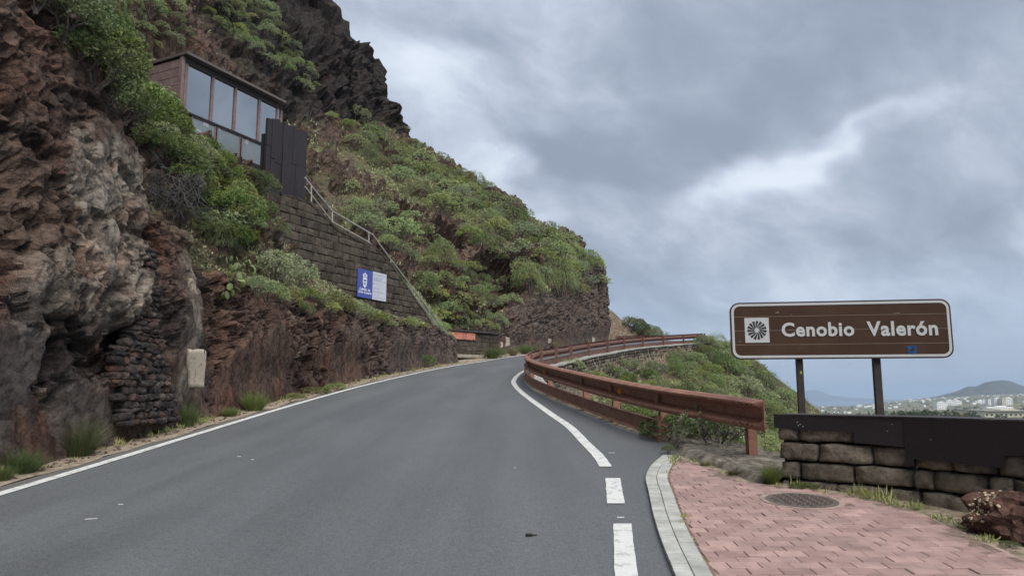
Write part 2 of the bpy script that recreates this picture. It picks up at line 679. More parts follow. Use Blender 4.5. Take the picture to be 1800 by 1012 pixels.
def line_mesh(ys, xf, w, dz=.008, jit=.006):
    ys = np.asarray(ys)
    x = xf(ys)
    sl = np.gradient(x, ys)
    k = np.sqrt(1 + sl ** 2)
    j1 = perlin(np.stack([ys * 5, ys * 0 + w, ys * 0], 1)) * jit
    j2 = perlin(np.stack([ys * 5, ys * 0 + 9 + w, ys * 0], 1)) * jit
    return lane_mesh('line', ys, lambda y: x - w / 2 * k + j1, lambda y: x + w / 2 * k + j2, 3, dz, MATS['road_paint'])


link('edge_line', line_mesh(np.arange(-8, 70, .2), xl, .13), road)
# right-hand line: solid towards the bend, broken beside the paved apron
RL = [(1.11, 8.9), (1.12, 9.6), (1.07, 10.9), (.98, 12.9), (.80, 14.6), (.62, 16.3), (.42, 18.2), (.23, 20.15), (.10, 22), (.05, 23.4), (.10, 25), (.24, 27), (.6, 30),
      (1.3, 33.2), (2.2, 36.5), (3.4, 40.1), (4.9, 43.8), (6.4, 47.3), (8.2, 50.8), (10.2, 54), (12.3, 57), (14, 60)]
link('edge_line', line_mesh(np.arange(8.98, 60, .15), lambda y: interp_curve(RL, y), .15), road)
for (y0, y1, x0, x1, w) in ((7.0, 8.25, .955, 1.095, .16), (4.55, 6.25, .68, .90, .145), (2.2, 3.6, .38, .56, .15)):
    link('lane_dash', line_mesh(np.linspace(y0, y1, 14), lambda y: x0 + (x1 - x0) * (y - y0) / (y1 - y0), w), road)

# ------------------------------------------------------------------ hillside (left): swept profiles
ST = [
    # base point, direction away from the road, (offset, height above the road at the base) x 9
    (-5.62, -4, -1, 0, [(0, 0), (1.2, 6.2), (2.6, 8.4), (6, 14), (9, 19), (12, 25), (16, 30), (22, 38), (34, 46)]),
    (-5.62, 4, -1, 0, [(0, 0), (1.2, 6.4), (2.6, 8.6), (6, 14), (9, 19), (12, 25), (16, 30), (22, 38), (34, 46)]),
    (-5.60, 7.5, -1, 0, [(0, 0), (1.1, 6.3), (2.5, 8.4), (5.8, 13.6), (8.8, 19), (12, 25), (16, 31), (22, 40), (34, 48)]),
    (-5.60, 9.6, -1, 0, [(0, 0), (1.0, 5.9), (2.4, 7.9), (5.5, 13), (8.5, 18), (11.5, 24), (15, 31), (20, 40), (32, 50)]),
    (-5.60, 11.3, -1, 0, [(0, 0), (.8, 4.6), (2.2, 6.4), (5, 11), (8, 16), (11, 22), (14, 30), (19, 40), (32, 52)]),
    (-5.60, 12.8, -1, 0, [(0, 0), (.75, 3.2), (2, 4.8), (5, 9.3), (8, 13.5), (11, 20), (14, 28), (19, 40), (32, 52)]),
    (-5.52, 15.5, -1, 0, [(0, 0), (.7, 2.6), (2, 4.2), (5, 8.2), (8, 11.5), (10.5, 17), (14, 26), (19, 38), (32, 52)]),
    (-5.25, 20, -1, 0, [(0, 0), (.6, 2.3), (2.2, 4.3), (5, 7.4), (8, 9.2), (10, 14.5), (13, 22), (20, 36), (32, 50)]),
    (-4.7, 24.6, -.98, .2, [(0, 0), (.6, 2.2), (3.1, 4.0), (3.6, 6.2), (7, 7.6), (9, 12), (12, 19), (20, 33), (33, 50)]),
    (-3.85, 29.5, -.95, .31, [(0, 0), (.6, 2.0), (1.8, 2.4), (2.3, 4.3), (5, 6.2), (8, 10), (13, 17), (21, 30), (34, 48)]),
    (-2.95, 34, -.93, .36, [(0, 0), (.5, 1.5), (1.0, 1.8), (1.6, 2.5), (4, 4.8), (8, 9.2), (14, 16), (22, 27), (34, 46)]),
    (-2.5, 36.0, -.93, .37, [(0, 0), (.5, 1.3), (.9, 1.6), (1.6, 2.5), (4, 5.0), (8, 9.2), (14, 15.6), (22, 26.5), (34, 46)]),
    (-3.9, 38.3, -.92, .39, [(0, 0), (.4, 1.5), (.9, 2.0), (1.8, 3.4), (4, 6.0), (8, 9.6), (14, 15.5), (21.5, 26), (33, 46)]),
    (-1.3, 41.9, -.91, .41, [(0, 0), (.5, 1.6), (1.0, 2.4), (2.5, 4.6), (6, 8.0), (10, 11), (16, 16), (22, 26), (33, 45)]),
    (-.1, 43.6, -.91, .41, [(0, 0), (.7, 2.2), (1.5, 3.2), (3.5, 5.4), (7, 8.4), (11, 11.4), (17, 16.5), (23, 26), (34, 45)]),
    (2.5, 48, -.9, .43, [(0, 0), (.8, 3.6), (1.8, 4.8), (4.2, 7), (8, 9.8), (12.5, 12.8), (18.5, 17.8), (24.2, 27.5), (35.5, 44)]),
    (5.0, 53.4, -.9, .43, [(0, 0), (.9, 5.0), (1.9, 6.4), (4.6, 8.6), (9, 11.6), (14, 15), (20, 19.4), (24.4, 28), (36, 44)]),
    (7.35, 58.9, -.9, .43, [(0, 0), (.9, 6.4), (1.8, 7.6), (5, 10.0), (10, 13.2), (15.5, 16.8), (21, 20.6), (24.4, 28), (36, 44)]),
    (8.1, 61.6, -.82, .57, [(0, 0), (.5, 5.8), (1.2, 7.0), (4.6, 9.4), (9.5, 12.4), (15.5, 15.6), (21, 18.6), (24, 22), (35, 32)]),
    (8.0, 65, -.62, .78, [(0, 0), (.6, 5.0), (1.4, 6), (5, 7.6), (10, 9.4), (16, 11), (22, 12.5), (25, 13.5), (36, 18)]),
    (7.0, 72, -.5, .87, [(0, 0), (.8, 2.5), (2, 3), (6, 4), (11, 5), (17, 6), (23, 7), (27, 8), (38, 10)]),
]
SEG_N = [120, 34, 56, 40, 40, 36, 36, 30]


def build_hillside():
    sy = np.array([s[1] for s in ST], float)
    samp = np.concatenate([np.arange(-4, 6, .35), np.arange(6, 13.5, .042), np.arange(13.5, 15.5, .06), np.arange(15.5, 24, .075), np.arange(24, 30, .11), np.arange(30, 63, .2), np.arange(63, 72, .5)])

    def along(vals):
        vals = np.asarray(vals, float)
        m = np.gradient(vals, sy, axis=0)
        k = np.clip(np.searchsorted(sy, samp) - 1, 0, len(sy) - 2)
        h = (sy[k + 1] - sy[k])
        t = (samp - sy[k]) / h
        sh = (len(samp),) + (1,) * (vals.ndim - 1)
        t, h = t.reshape(sh), h.reshape(sh)
        return ((2 * t**3 - 3 * t**2 + 1) * vals[k] + (t**3 - 2 * t**2 + t) * h * m[k] + (-2 * t**3 + 3 * t**2) * vals[k + 1] + (t**3 - t**2) * h * m[k + 1])

    B = along([[s[0], s[1]] for s in ST])
    N = along([[s[2], s[3]] for s in ST])
    N /= np.linalg.norm(N, axis=1)[:, None]
    prof = along([s[4] for s in ST])                 # (n, 9, 2)
    cols, seg = [], []
    for k in range(8):
        tt = np.linspace(0, 1, SEG_N[k], endpoint=(k == 7))
        p0, p1 = prof[:, max(k - 1, 0)], prof[:, k]
        p2, p3 = prof[:, k + 1], prof[:, min(k + 2, 8)]
        a = tt[None, :, None]
        lin = p1[:, None] * (1 - a) + p2[:, None] * a
        cat = .5 * ((2 * p1[:, None]) + (-p0 + p2)[:, None] * a + (2 * p0 - 5 * p1 + 4 * p2 - p3)[:, None] * a**2 + (-p0 + 3 * p1 - 3 * p2 + p3)[:, None] * a**3)
        w = .25 if k in (1, 2) else .5
        cols.append(lin * (1 - w) + cat * w)
        seg.append(k + tt)
    PR = np.concatenate(cols, 1)
    S = np.concatenate(seg)
    n, m = PR.shape[:2]
    S = np.repeat(S[None], n, 0)
    base_z = G(B[:, 1])
    V = np.zeros((n, m, 3))
    V[..., 0] = B[:, None, 0] + N[:, None, 0] * PR[..., 0]
    V[..., 1] = B[:, None, 1] + N[:, None, 1] * PR[..., 0]
    V[..., 2] = base_z[:, None] + PR[..., 1]
    U = np.repeat(samp[:, None], m, 1)               # station along the road
    H = PR[..., 1]                                   # height above the road
    du = np.gradient(V, axis=0)
    dv = np.gradient(V, axis=1)
    nor = np.cross(du, dv)
    nor /= np.linalg.norm(nor, axis=2)[..., None] + 1e-9
    if nor[n // 2, 20, 0] < 0:
        nor = -nor
    # ---------- rock relief
    big = fbm(V * np.array([.35, .35, .28]) + 4.2, 4)
    rid = ridged(V * np.array([.8, .8, .55]) + fbm(V * .6, 2)[..., None] * .5, 5, .55)
    c1, c2, cid = cells(V * np.array([1.1, 1.1, 1.3]) + fbm(V * .9 + 3, 3)[..., None] * .55)
    fac = (cid - .5) + .6 * np.clip(c2 - c1, 0, .5)
    d1, d2, did = cells(V * np.array([3.2, 3.2, 3.8]) + fbm(V * 2.1 + 7, 2)[..., None] * .35)
    fin = (did - .5) + .8 * np.clip(d2 - d1, 0, .4)
    small = fbm(V * 4.5, 4, .6)
    cut = 1 - sstep(S, .92, 1.25)
    cliff = sstep(S, 5.8, 6.15) * (1 - sstep(S, 7.3, 7.7)) * sstep(U, 37, 43)
    outc = sstep(fbm(V * np.array([.16, .16, .30]) + 21.0, 4) + .35 * fbm(V * .7 + 2, 3), .18, .42)    # outcrops on the slope
    outc = np.maximum(outc, sstep(perlin(np.stack([U * .05, S * 1.3 + 2.2, U * 0], -1)) + .3 * big, .25, .5))
    behind = sstep(S, 4.1, 4.5) * (1 - sstep(S, 5.6, 6.0)) * sstep(U, 15, 20) * (1 - sstep(U, 30, 36))     # bare crag behind the building
    outc = np.clip(np.maximum(outc, behind * sstep(big, -.45, .0)), 0, 1) * sstep(S, 1.3, 2.0)
    near = 1 - sstep(U, 16, 26)
    amp = cut * (.20 + .18 * near)
    disp = cut * (big * .42 * (.5 + .5 * near) + rid * (.11 + .10 * near) + fac * (.26 + .16 * near) + fin * (.10 + .08 * near) + small * (.05 + .05 * near) + ridged(V * np.array([2.2, 2.2, 1.6]) + 5, 4, .6) * .05)
    disp += (1 - cut) * (big * .35 + small * .07)
    disp += (1 - cut) * outc * (rid * .30 + fac * .34 + fin * .14 + .35)
    e1, e2, eid = cells(V * np.array([.30, .30, .2]) + fbm(V * .3 + 1, 3)[..., None] * .4)
    disp += cliff * (rid * .35 + fac * .35 + (eid - .5) * 1.3 + np.clip(e2 - e1, 0, .4) * 1.6 + ridged(V * np.array([.3, .3, .10]), 3) * .7 - 1.15)
    # open fractures and joints
    wv_ = fbm(V * .8 + 40, 2)[..., None] * .6
    for fr_, wd_, dp_ in ((np.array([.75, .75, .45]), .055, .15), (np.array([1.9, 1.9, 1.2]), .06, .07), (np.array([.5, .5, 1.5]), .05, .09)):
        disp -= cut * (.45 + .55 * near) * dp_ * (1 - sstep(np.abs(perlin(V * fr_ + wv_ + 11 * dp_)), 0, wd_))
    # ---------- individual features of the near cutting: (station, height, half length, half height, depth)
    for (u0, h0, ru, rh, am) in (
            (10.35, 3.1, 1.1, 1.5, .3),      # the big pale slab bulging out
            (11.0, 1.25, 1.0, .55, -.55),     # hollow under it
            (9.0, 1.2, .26, .34, -.9), (9.35, .75, .2, .25, -.5), (8.75, 1.9, .2, .3, -.45),      # black hole by the grey boulders
            (8.2, .7, .55, .8, .40),          # grey boulder at the foot
            (9.7, .6, .45, .5, .25),
            (11.75, 1.4, .75, 2.2, -.42),      # recess of the dry-stone buttress
            (12.95, 1.4, .35, 1.7, .38),      # concrete-like rib with cream patch
            (14.6, 1.6, .9, 1.2, -.22), (16.6, 1.2, 1.0, 1.0, .25), (19, 1.4, .8, 1.0, -.25), (8.1, 2.9, .45, .9, -.5), (9.4, 4.2, .9, .7, .3)):
        q = ((U - u0) / ru) ** 2 + ((H - h0) / rh) ** 2
        disp += cut * am * np.exp(-q ** 1.5)
    disp *= sstep(H, -.15, .35) * .85 + .15
    lim = .06 + .46 * sstep(H, .5, 2.0) + 9 * sstep(S, .97, 1.2)
    disp = np.where(disp > lim * .6, lim * .6 + (lim * .4) * np.tanh((disp - lim * .6) / np.maximum(lim * .6, 1e-6)), disp)
    disp = np.where(cut > .5, disp - .12 * (1 - sstep(H, 0, 1.2)), disp)
    disp *= 1 - .85 * sstep(U, 22, 24.5) * (1 - sstep(U, 35.5, 37.5)) * sstep(S, .95, 1.3) * (1 - sstep(S, 3.3, 4.0))
    # ---------- caves in the far slope
    for (px, py, rad, dep) in ((785, 418, 1.15, 3.0), (872, 482, 1.9, 2.2), (700, 395, .9, 1.2)):
        d = pix_dir(px, py)
        d /= np.linalg.norm(d)
        W = V - np.array([0, 0, CAM_H])
        tt = W @ d
        off = np.linalg.norm(W - tt[..., None] * d, axis=-1)
        off = np.where(tt > 20, off, 99)
        # nearest surface layer along that line of sight only
        k = off < rad * 2
        if k.any():
            t0 = tt[off < rad].min() if (off < rad).any() else 0
            off = np.where(tt < t0 + 9, off, 99)
        wgt = 1 - sstep(off + .35 * small, rad * .75, rad * 1.08)
        disp -= wgt * dep
        outc = np.maximum(outc, (1 - sstep(off, rad * 1.2, rad * 2.0)))
    V2 = V + nor * disp[..., None]
    V2[:, 0, 2] = np.minimum(V2[:, 0, 2], base_z - .25)
    # level bench cut for the lookout
    fa = at_depth(322, 97, 24.0)[:2]
    fd_ = np.array([.4226, .9063])
    fnn = np.array([-fd_[1], fd_[0]])
    rx = (V2[..., :2] - fa) @ fd_
    ry = (V2[..., :2] - fa) @ fnn
    flo = at_depth(322, 243, 24.0)[2] - .45
    cap_ = flo - .35 + np.where(ry < .1, -.35 + np.minimum(ry + .40, 0) * .75, 0) + np.maximum(-rx - .2, 0) * 2.0 + np.maximum(rx - 5.6, 0) * 2.0
    ins = (rx > -1.6) & (rx < 7.0) & (ry > -2.6) & (ry < 3.5)
    V2[..., 2] = np.where(ins, np.minimum(V2[..., 2], cap_), V2[..., 2])
    # ---------- kinds of rock
    brown = np.array([.112, .080, .064])
    redb = np.array([.122, .076, .059])
    dark = np.array([.036, .032, .032])
    beige = np.array([.26, .232, .195])
    grey = np.array([.115, .112, .108])
    soilc = np.array([.115, .092, .066])
    turf = np.array([.105, .112, .058])
    cl = np.tile(brown, (n, m, 1))

    def blend(c, w):
        nonlocal cl
        w = np.clip(w, 0, 1)[..., None]
        cl = cl * (1 - w) + c * w
    blend(redb, sstep(fbm(V * .45 + 9, 4), .0, .4) * .9)
    blend(dark, sstep(fbm(V * .5 + 31, 4), .15, .45) * .75)
    blend(dark, (cid < .22) * .55)
    blend(beige, (cid > .93) * .45 * near)
    q = ((U - 10.6) / 1.15) ** 2 + ((H - 3.05) / 1.55) ** 2
    blend(beige, cut * (1 - sstep(q + .5 * small + .5 * big, .55, 1.1)) * .92)
    q = ((U - 9.7) / .5) ** 2 + ((H - 3.6) / .9) ** 2
    blend(beige, cut * (1 - sstep(q + .7 * small, .5, 1.0)) * .6)
    q = ((U - 8.1) / .8) ** 2 + ((H - 1.0) / .9) ** 2
    blend(grey, cut * (1 - sstep(q + .6 * small, .6, 1.1)) * .55)
    q = ((U - 10.0) / .9) ** 2 + ((H - .6) / .7) ** 2
    blend(grey, cut * (1 - sstep(q + .8 * small, .6, 1.1)) * .5)
    blend(np.array([.27, .243, .20]), cut * np.exp(-((U - 12.95 - .12 * small) / .30) ** 2) * sstep(H, .3, .8) * (1 - sstep(H, 2.6, 3.2)) * .9)
    blend(redb * .9, cut * sstep(U, 14, 16) * (1 - sstep(U, 20, 23)) * .4)
    blend(np.array([.10, .085, .075]), cut * sstep(U, 22, 28) * .7)
    blend(soilc, (1 - cut) * (1 - outc) * .9)
    blend(turf, (1 - cut) * (1 - outc) * sstep(fbm(V * .5 + 77, 3), -.3, .2) * .8)
    blend(brown * .8, (1 - cut) * outc * .7)
    blend(dark * .85, cliff * .97)
    idx = np.arange(n * m).reshape(n, m)
    Q = np.stack([idx[:-1, :-1], idx[1:, :-1], idx[1:, 1:], idx[:-1, 1:]], -1).reshape(-1, 4)
    me = mesh_arrays('hillside', V2.reshape(-1, 3), Q, MATS['rock'], False, {'rock': cl.reshape(-1, 3)})
    o = tag(link('hillside', me), kind='structure')
    return o, V2, Q, dict(S=S, U=U, H=H, outc=outc, cut=cut, cliff=cliff, nor=nor)


hill, HV, HQ, HI = build_hillside()
HILL_BVH = BVHTree.FromPolygons([Vector(v) for v in HV.reshape(-1, 3).tolist()], HQ.tolist())


# ------------------------------------------------------------------ slope falling away on the right of the guardrail
def edge_dist(X, Y):
    """distance to the right road edge and the road level at the nearest point"""
    ys = np.arange(-6, 92, .5)
    ex, ez = xr(ys), G(ys)
    P = np.stack([X.ravel(), Y.ravel()], 1)
    best = np.full(len(P), 1e9)
    bz = np.zeros(len(P))
    by = np.zeros(len(P))
    for a, b, z0, z1, y0, y1 in zip(np.stack([ex, ys], 1)[:-1], np.stack([ex, ys], 1)[1:], ez[:-1], ez[1:], ys[:-1], ys[1:]):
        ab = b - a
        t = np.clip(((P - a) @ ab) / (ab @ ab), 0, 1)
        d = np.linalg.norm(P - a - t[:, None] * ab, axis=1)
        m = d < best
        best[m] = d[m]
        bz[m] = (z0 + (z1 - z0) * t)[m]
        by[m] = (y0 + (y1 - y0) * t)[m]
    return best.reshape(X.shape), bz.reshape(X.shape), by.reshape(X.shape)


def gully_z(X, Y):
    d, bz, by = edge_dist(X, Y)
    wallh = sstep(by, 15, 20) * (1 - sstep(by, 60, 66)) * np.interp(by, [0, 20, 40, 50, 58, 62, 99], [.0, 1.7, 1.7, 1.2, .7, .3, .3])
    ledge = np.interp(by, [0, 9, 12, 15, 99], [.55, .85, .75, .5, .5])
    r = np.maximum(d - ledge, 0)
    sl = np.interp(by, [0, 9, 15, 25, 40, 50, 60, 99], [.75, .7, .55, .42, .42, .62, .80, .9])
    drop = wallh * sstep(d, ledge - .02, ledge + .06) + sl * r - .010 * np.clip(r - 8, 0, 60) ** 1.0
    P = np.stack([X, Y, X * 0], -1)
    nz = fbm(P * .35 + 3, 4) * .5 * sstep(r, .3, 2.5) + fbm(P * 2.2, 3) * .06 * sstep(d, .05, .3)
    return bz - drop + nz + .05 * sstep(d, 0.02, .18) * (1 - sstep(by, 12, 16)), d, by


def build_gully():
    ys = np.concatenate([np.arange(2, 20, .18), np.arange(20, 62, .3), np.arange(62, 90, .8)])
    ts = np.concatenate([[0, .02, .06], np.arange(.12, 1.2, .06), np.arange(1.2, 6, .2), np.arange(6, 20, .45), np.arange(20, 60, 2.0), [70, 90, 130, 200]])
    X = xr(ys)[:, None] + ts[None]
    Y = np.repeat(ys[:, None], len(ts), 1)
    Z, d, by = gully_z(X, Y)
    Z[:, 0] = G(ys) - .05
    Z = np.maximum(Z, -60 - .02 * X)
    n, m = X.shape
    P = np.stack([X, Y, Z], -1)
    led = 1 - sstep(d, .7, 1.1)
    cl = np.tile(np.array([.105, .088, .062]), (n, m, 1))
    w = sstep(fbm(P * .4 + 5, 3), -.2, .3)[..., None]
    cl = cl * (1 - .7 * w) + np.array([.075, .080, .042]) * .7 * w
    w = (led * .9)[..., None]
    cl = cl * (1 - w) + np.array([.20, .175, .135]) * w
    w = (sstep(fbm(P * .3 + 55, 3), .25, .5) * (1 - led))[..., None] * .8
    cl = cl * (1 - w) + np.array([.085, .062, .05]) * w
    idx = np.arange(n * m).reshape(n, m)
    Q = np.stack([idx[:-1, :-1], idx[:-1, 1:], idx[1:, 1:], idx[1:, :-1]], -1).reshape(-1, 4)
    me = mesh_arrays('gully_slope', P.reshape(-1, 3), Q, MATS['rock'], True, {'rock': cl.reshape(-1, 3)})
    o = tag(link('gully_slope', me), kind='structure')
    return o, P, Q


gully, GV, GQ = build_gully()
GULLY_BVH = BVHTree.FromPolygons([Vector(v) for v in GV.reshape(-1, 3).tolist()], GQ.tolist())


def hit(px, py, bvh=None, which='both'):
    """point of the terrain seen at a pixel of the photograph -> (location, normal)"""
    d = Vector(pix_dir(px, py)).normalized()
    o = Vector((0, 0, CAM_H))
    best = None
    for nm, b in (('hill', HILL_BVH), ('gully', GULLY_BVH)):
        if which not in ('both', nm):
            continue
        loc, nr, _, dist = b.ray_cast(o, d)
        if loc is not None and (best is None or dist < best[2]):
            if nr.dot(d) > 0:
                nr = -nr
            best = (loc, nr, dist)
    return best


def hill_down(x, y, zmax=80):
    loc, nr, _, dist = HILL_BVH.ray_cast(Vector((x, y, zmax)), Vector((0, 0, -1)))
    return None if loc is None else loc


# ------------------------------------------------------------------ more materials
def corten(name, lo, hi, dark, streak=.5):
    m, t, b = newmat(name)
    c = t.n('ShaderNodeTexCoord').outputs['Object']
    n = t.noise(c, 5, 8, .7)
    n2 = t.noise(c, 42, 5, .7)
    n3 = t.noise(t.vmath('MULTIPLY', c, (9, 9, .7)), 1.6, 5, .6)
    col = t.mix(t.ramp(n, .3, .7), lo, hi)
    col = t.mix(t.math('MULTIPLY', t.ramp(n2, .5, .75), .5), col, dark)
    col = t.mix(t.math('MULTIPLY', t.ramp(n3, .5, .72), streak), col, dark)
    t.set(b.inputs['Base Color'], col)
    t.set(b.inputs['Roughness'], t.ramp(n2, .3, .7, .48, .72))
    b.inputs['Specular IOR Level'].default_value = .5
    b.inputs['Metallic'].default_value = .22 if name.startswith('rust') else 0.0
    bump(t, b, n2, .35, .004)
    return m


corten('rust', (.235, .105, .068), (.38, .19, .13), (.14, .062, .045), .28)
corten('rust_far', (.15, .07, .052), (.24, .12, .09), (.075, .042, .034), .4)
corten('dark_steel', (.014, .010, .012), (.019, .014, .016), (.010, .008, .009), .3)
corten('screen_steel', (.017, .012, .015), (.025, .018, .021), (.010, .008, .010), .6)
simple('wall_block', (.225, .19, .148), .95, var=.45, scale=9, bumpd=.05, bscale=42, spec=.12, dirt=(.19, .165, .12, .6), dirt_scale=7., objvar=.16, coords='World')
simple('hill_block', (.082, .067, .053), .95, var=.3, scale=5, bumpd=.02, bscale=22, spec=.12, dirt=(.045, .04, .037, .7), dirt_scale=1.6, objvar=.3, coords='World')
simple('mortar', (.030, .026, .023), .97, var=.3, scale=5, spec=.1)
simple('mortar_pale', (.22, .20, .17), .97, var=.3, scale=5, spec=.1, dirt=(.10, .085, .07, .8))
simple('paver_red', (.345, .230, .207), .9, var=.18, scale=5, bumpd=.004, bscale=160, spec=.2, dirt=(.25, .185, .165, .8), dirt_scale=1.7, objvar=.15, coords='World')
simple('paver_grey', (.41, .41, .375), .88, var=.16, scale=7, bumpd=.004, bscale=150, spec=.2, dirt=(.31, .305, .28, .6), dirt_scale=6, objvar=.12, coords='World')
simple('joint', (.20, .145, .12), .97, var=.3, scale=20, spec=.1, dirt=(.11, .09, .07, .8), dirt_scale=6)
simple('iron', (.125, .100, .088), .7, var=.25, scale=30, bumpd=.006, bscale=90, spec=.4)
simple('sign_brown', (.056, .029, .016), .55, var=.12, scale=3, spec=.2, dirt=(.085, .052, .036, .35), dirt_scale=4)
simple('sign_white', (.50, .50, .49), .55, var=.06, scale=5, spec=.4, dirt=(.36, .34, .31, .5), dirt_scale=5)
simple('sign_joint', (.20, .15, .115), .5, var=.1, scale=5, spec=.4)
simple('post_steel', (.036, .026, .024), .6, var=.25, scale=9, spec=.4, dirt=(.09, .055, .045, .5), dirt_scale=6)
simple('blue_panel', (.060, .085, .32), .45, var=.05, scale=2, spec=.4)
simple('white_panel', (.52, .55, .60), .5, var=.04, scale=2, spec=.4)
simple('panel_print', (.24, .28, .36), .6, var=.05, scale=2)
simple('panel_text', (.70, .72, .75), .5, var=.03, scale=2)
simple('salmon', (.52, .205, .145), .6, var=.1, scale=4, spec=.3, dirt=(.42, .17, .12, .5))
simple('black_paint', (.015, .014, .014), .6)
simple('orange_reflector', (.62, .22, .02), .35, var=.1, scale=20, spec=.5)
simple('sticker_blue', (.02, .06, .16), .4, var=.4, scale=40, spec=.4)
simple('wood_frame', (.215, .155, .145), .7, var=.18, scale=6, spec=.25, dirt=(.13, .09, .085, .5), dirt_scale=4)
simple('roof_metal', (.13, .105, .098), .5, var=.15, scale=5, spec=.4)
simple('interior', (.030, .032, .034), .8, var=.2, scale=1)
simple('paper', (.62, .64, .62), .7, var=.05)
simple('galvanised', (.42, .40, .37), .5, metal=.2, var=.2, scale=10)
simple('red_rock_paint', (.40, .34, .22), .9, var=.2, scale=20)
simple('cream_paint', (.60, .52, .40), .9, var=.12, scale=10, bumpd=.02, bscale=16, spec=.15, dirt=(.18, .12, .09, .8), dirt_scale=9)
simple('white_paint', (.42, .37, .31), .9, var=.12, scale=10, bumpd=.03, bscale=9, spec=.15, dirt=(.22, .16, .12, .8), dirt_scale=4)


def glass():
    m, t, b = newmat('window_glass')
    out = [n for n in t.t.nodes if n.type == 'OUTPUT_MATERIAL'][0]
    t.t.nodes.remove(b)
    tr = t.n('ShaderNodeBsdfTransparent', i={'Color': (.52, .58, .58)})
    gl = t.n('ShaderNodeBsdfGlossy', i={'Color': (.92, .96, 1.0), 'Roughness': .02})
    fr = t.n('ShaderNodeFresnel', i={'IOR': 1.75})
    f = t.math('ADD', t.math('MULTIPLY', fr.outputs[0], .9), .42, True)
    mx = t.n('ShaderNodeMixShader', i={0: f, 1: tr.outputs[0], 2: gl.outputs[0]})
    t.t.links.new(mx.outputs[0], out.inputs[0])


glass()
simple('pale_glass', (.20, .235, .25), .18, var=.06, scale=2, spec=.6)


def plane_hit(px, py, A, d):
    """pixel ray with the vertical plane through A along horizontal direction d -> (s, z, point)"""
    A = np.asarray(A, float)[:2]
    d = np.asarray(d, float)[:2]
    q = pix_dir(px, py)
    n = np.array([-d[1], d[0]])
    t = (A @ n) / (q[:2] @ n)
    P = q * t + np.array([0, 0, CAM_H])
    return float((P[:2] - A) @ d), float(P[2]), P


def clip_poly(poly, p, n):
    """keep the side of the line through p with (x-p).n >= 0"""
    out = []
    for i in range(len(poly)):
        a, b = poly[i], poly[(i + 1) % len(poly)]
        da, db = (a - p) @ n, (b - p) @ n
        if da >= 0:
            out.append(a)
        if da * db < 0:
            out.append(a + (b - a) * da / (da - db))
    return np.array(out)


def stone_from_poly(poly, A, B, O, depth, proud, cham, bulge=0.0, jit=0.0, rng=None):
    """a dressed stone: polygon in a wall plane with a chamfered, slightly uneven face"""
    A, B, O = (np.asarray(x, float) for x in (A, B, O))
    N = np.cross(A, B)
    poly = np.asarray(poly, float)
    c = poly.mean(0)
    m = len(poly)
    size = np.abs(poly - c).max(0)
    inner = c + (poly - c) * (1 - cham / np.maximum(size, cham * 1.5))
    pr = np.full(m, proud)
    if rng is not None and jit:
        inner = inner + rng.normal(0, jit * .5, inner.shape)
        pr = pr + rng.normal(0, jit, m)
    f = lambda q, h: O + q[:, :1] * A + q[:, 1:] * B + N * np.asarray(h).reshape(-1, 1)
    V = np.concatenate([f(poly, np.full(m, -depth)), f(poly, pr - cham), f(inner, pr), f(c[None], [proud + bulge])])
    Q = [[j, (j + 1) % m, m + (j + 1) % m, m + j] for j in range(m)] + [[m + j, m + (j + 1) % m, 2 * m + (j + 1) % m, 2 * m + j] for j in range(m)]
    T = [[2 * m + j, 2 * m + (j + 1) % m, 3 * m] for j in range(m)]
    return MB().add(V, Q, T)


# ------------------------------------------------------------------ paved apron on the right
KERB_O = [(1.95, 9.72), (1.62, 8.85), (1.43, 8.13), (1.33, 7.43), (1.17, 6.29), (1.08, 5.49), (1.03, 4.94), (.96, 4.2), (.90, 3.4)]
KERB_W = .235
APR_R = np.array([ground_at(*p)[:2] for p in ((1205, 813), (1250, 826), (1300, 850), (1345, 856), (1400, 862), (1500, 877), (1600, 902), (1680, 935), (1760, 972), (1800, 994))] + [[4.3, 4.2], [4.6, 3.2]])


def kerb_x(y):
    return interp_curve(KERB_O, y)


def apr_x(y):
    o = np.argsort(APR_R[:, 1])
    return np.interp(y, APR_R[o, 1], APR_R[o, 0])


ys = np.linspace(3.3, 9.75, 60)
apron = link('paved_apron', lane_mesh('paved_apron', ys, kerb_x, lambda y: np.maximum(apr_x(y) + .55, kerb_x(y) + .3), 12, .012, MATS['sand']))
tag(apron, kind='structure')
ys = np.linspace(3.3, 9.45, 60)
link('bedding', lane_mesh('bedding', ys, lambda y: kerb_x(y) + .02, lambda y: np.maximum(apr_x(y) - .02, kerb_x(y) + .25), 10, .0255, MATS['joint']), apron)

rng = np.random.default_rng(3)
MAN = np.array([2.66, 7.0])


def paver_mesh(w, h, t=.045, cham=.004):
    mb = MB().box((0, 0, -t / 2), (w, h, t), bev=cham)
    return mb.mesh('paver', MATS['paver_red'])


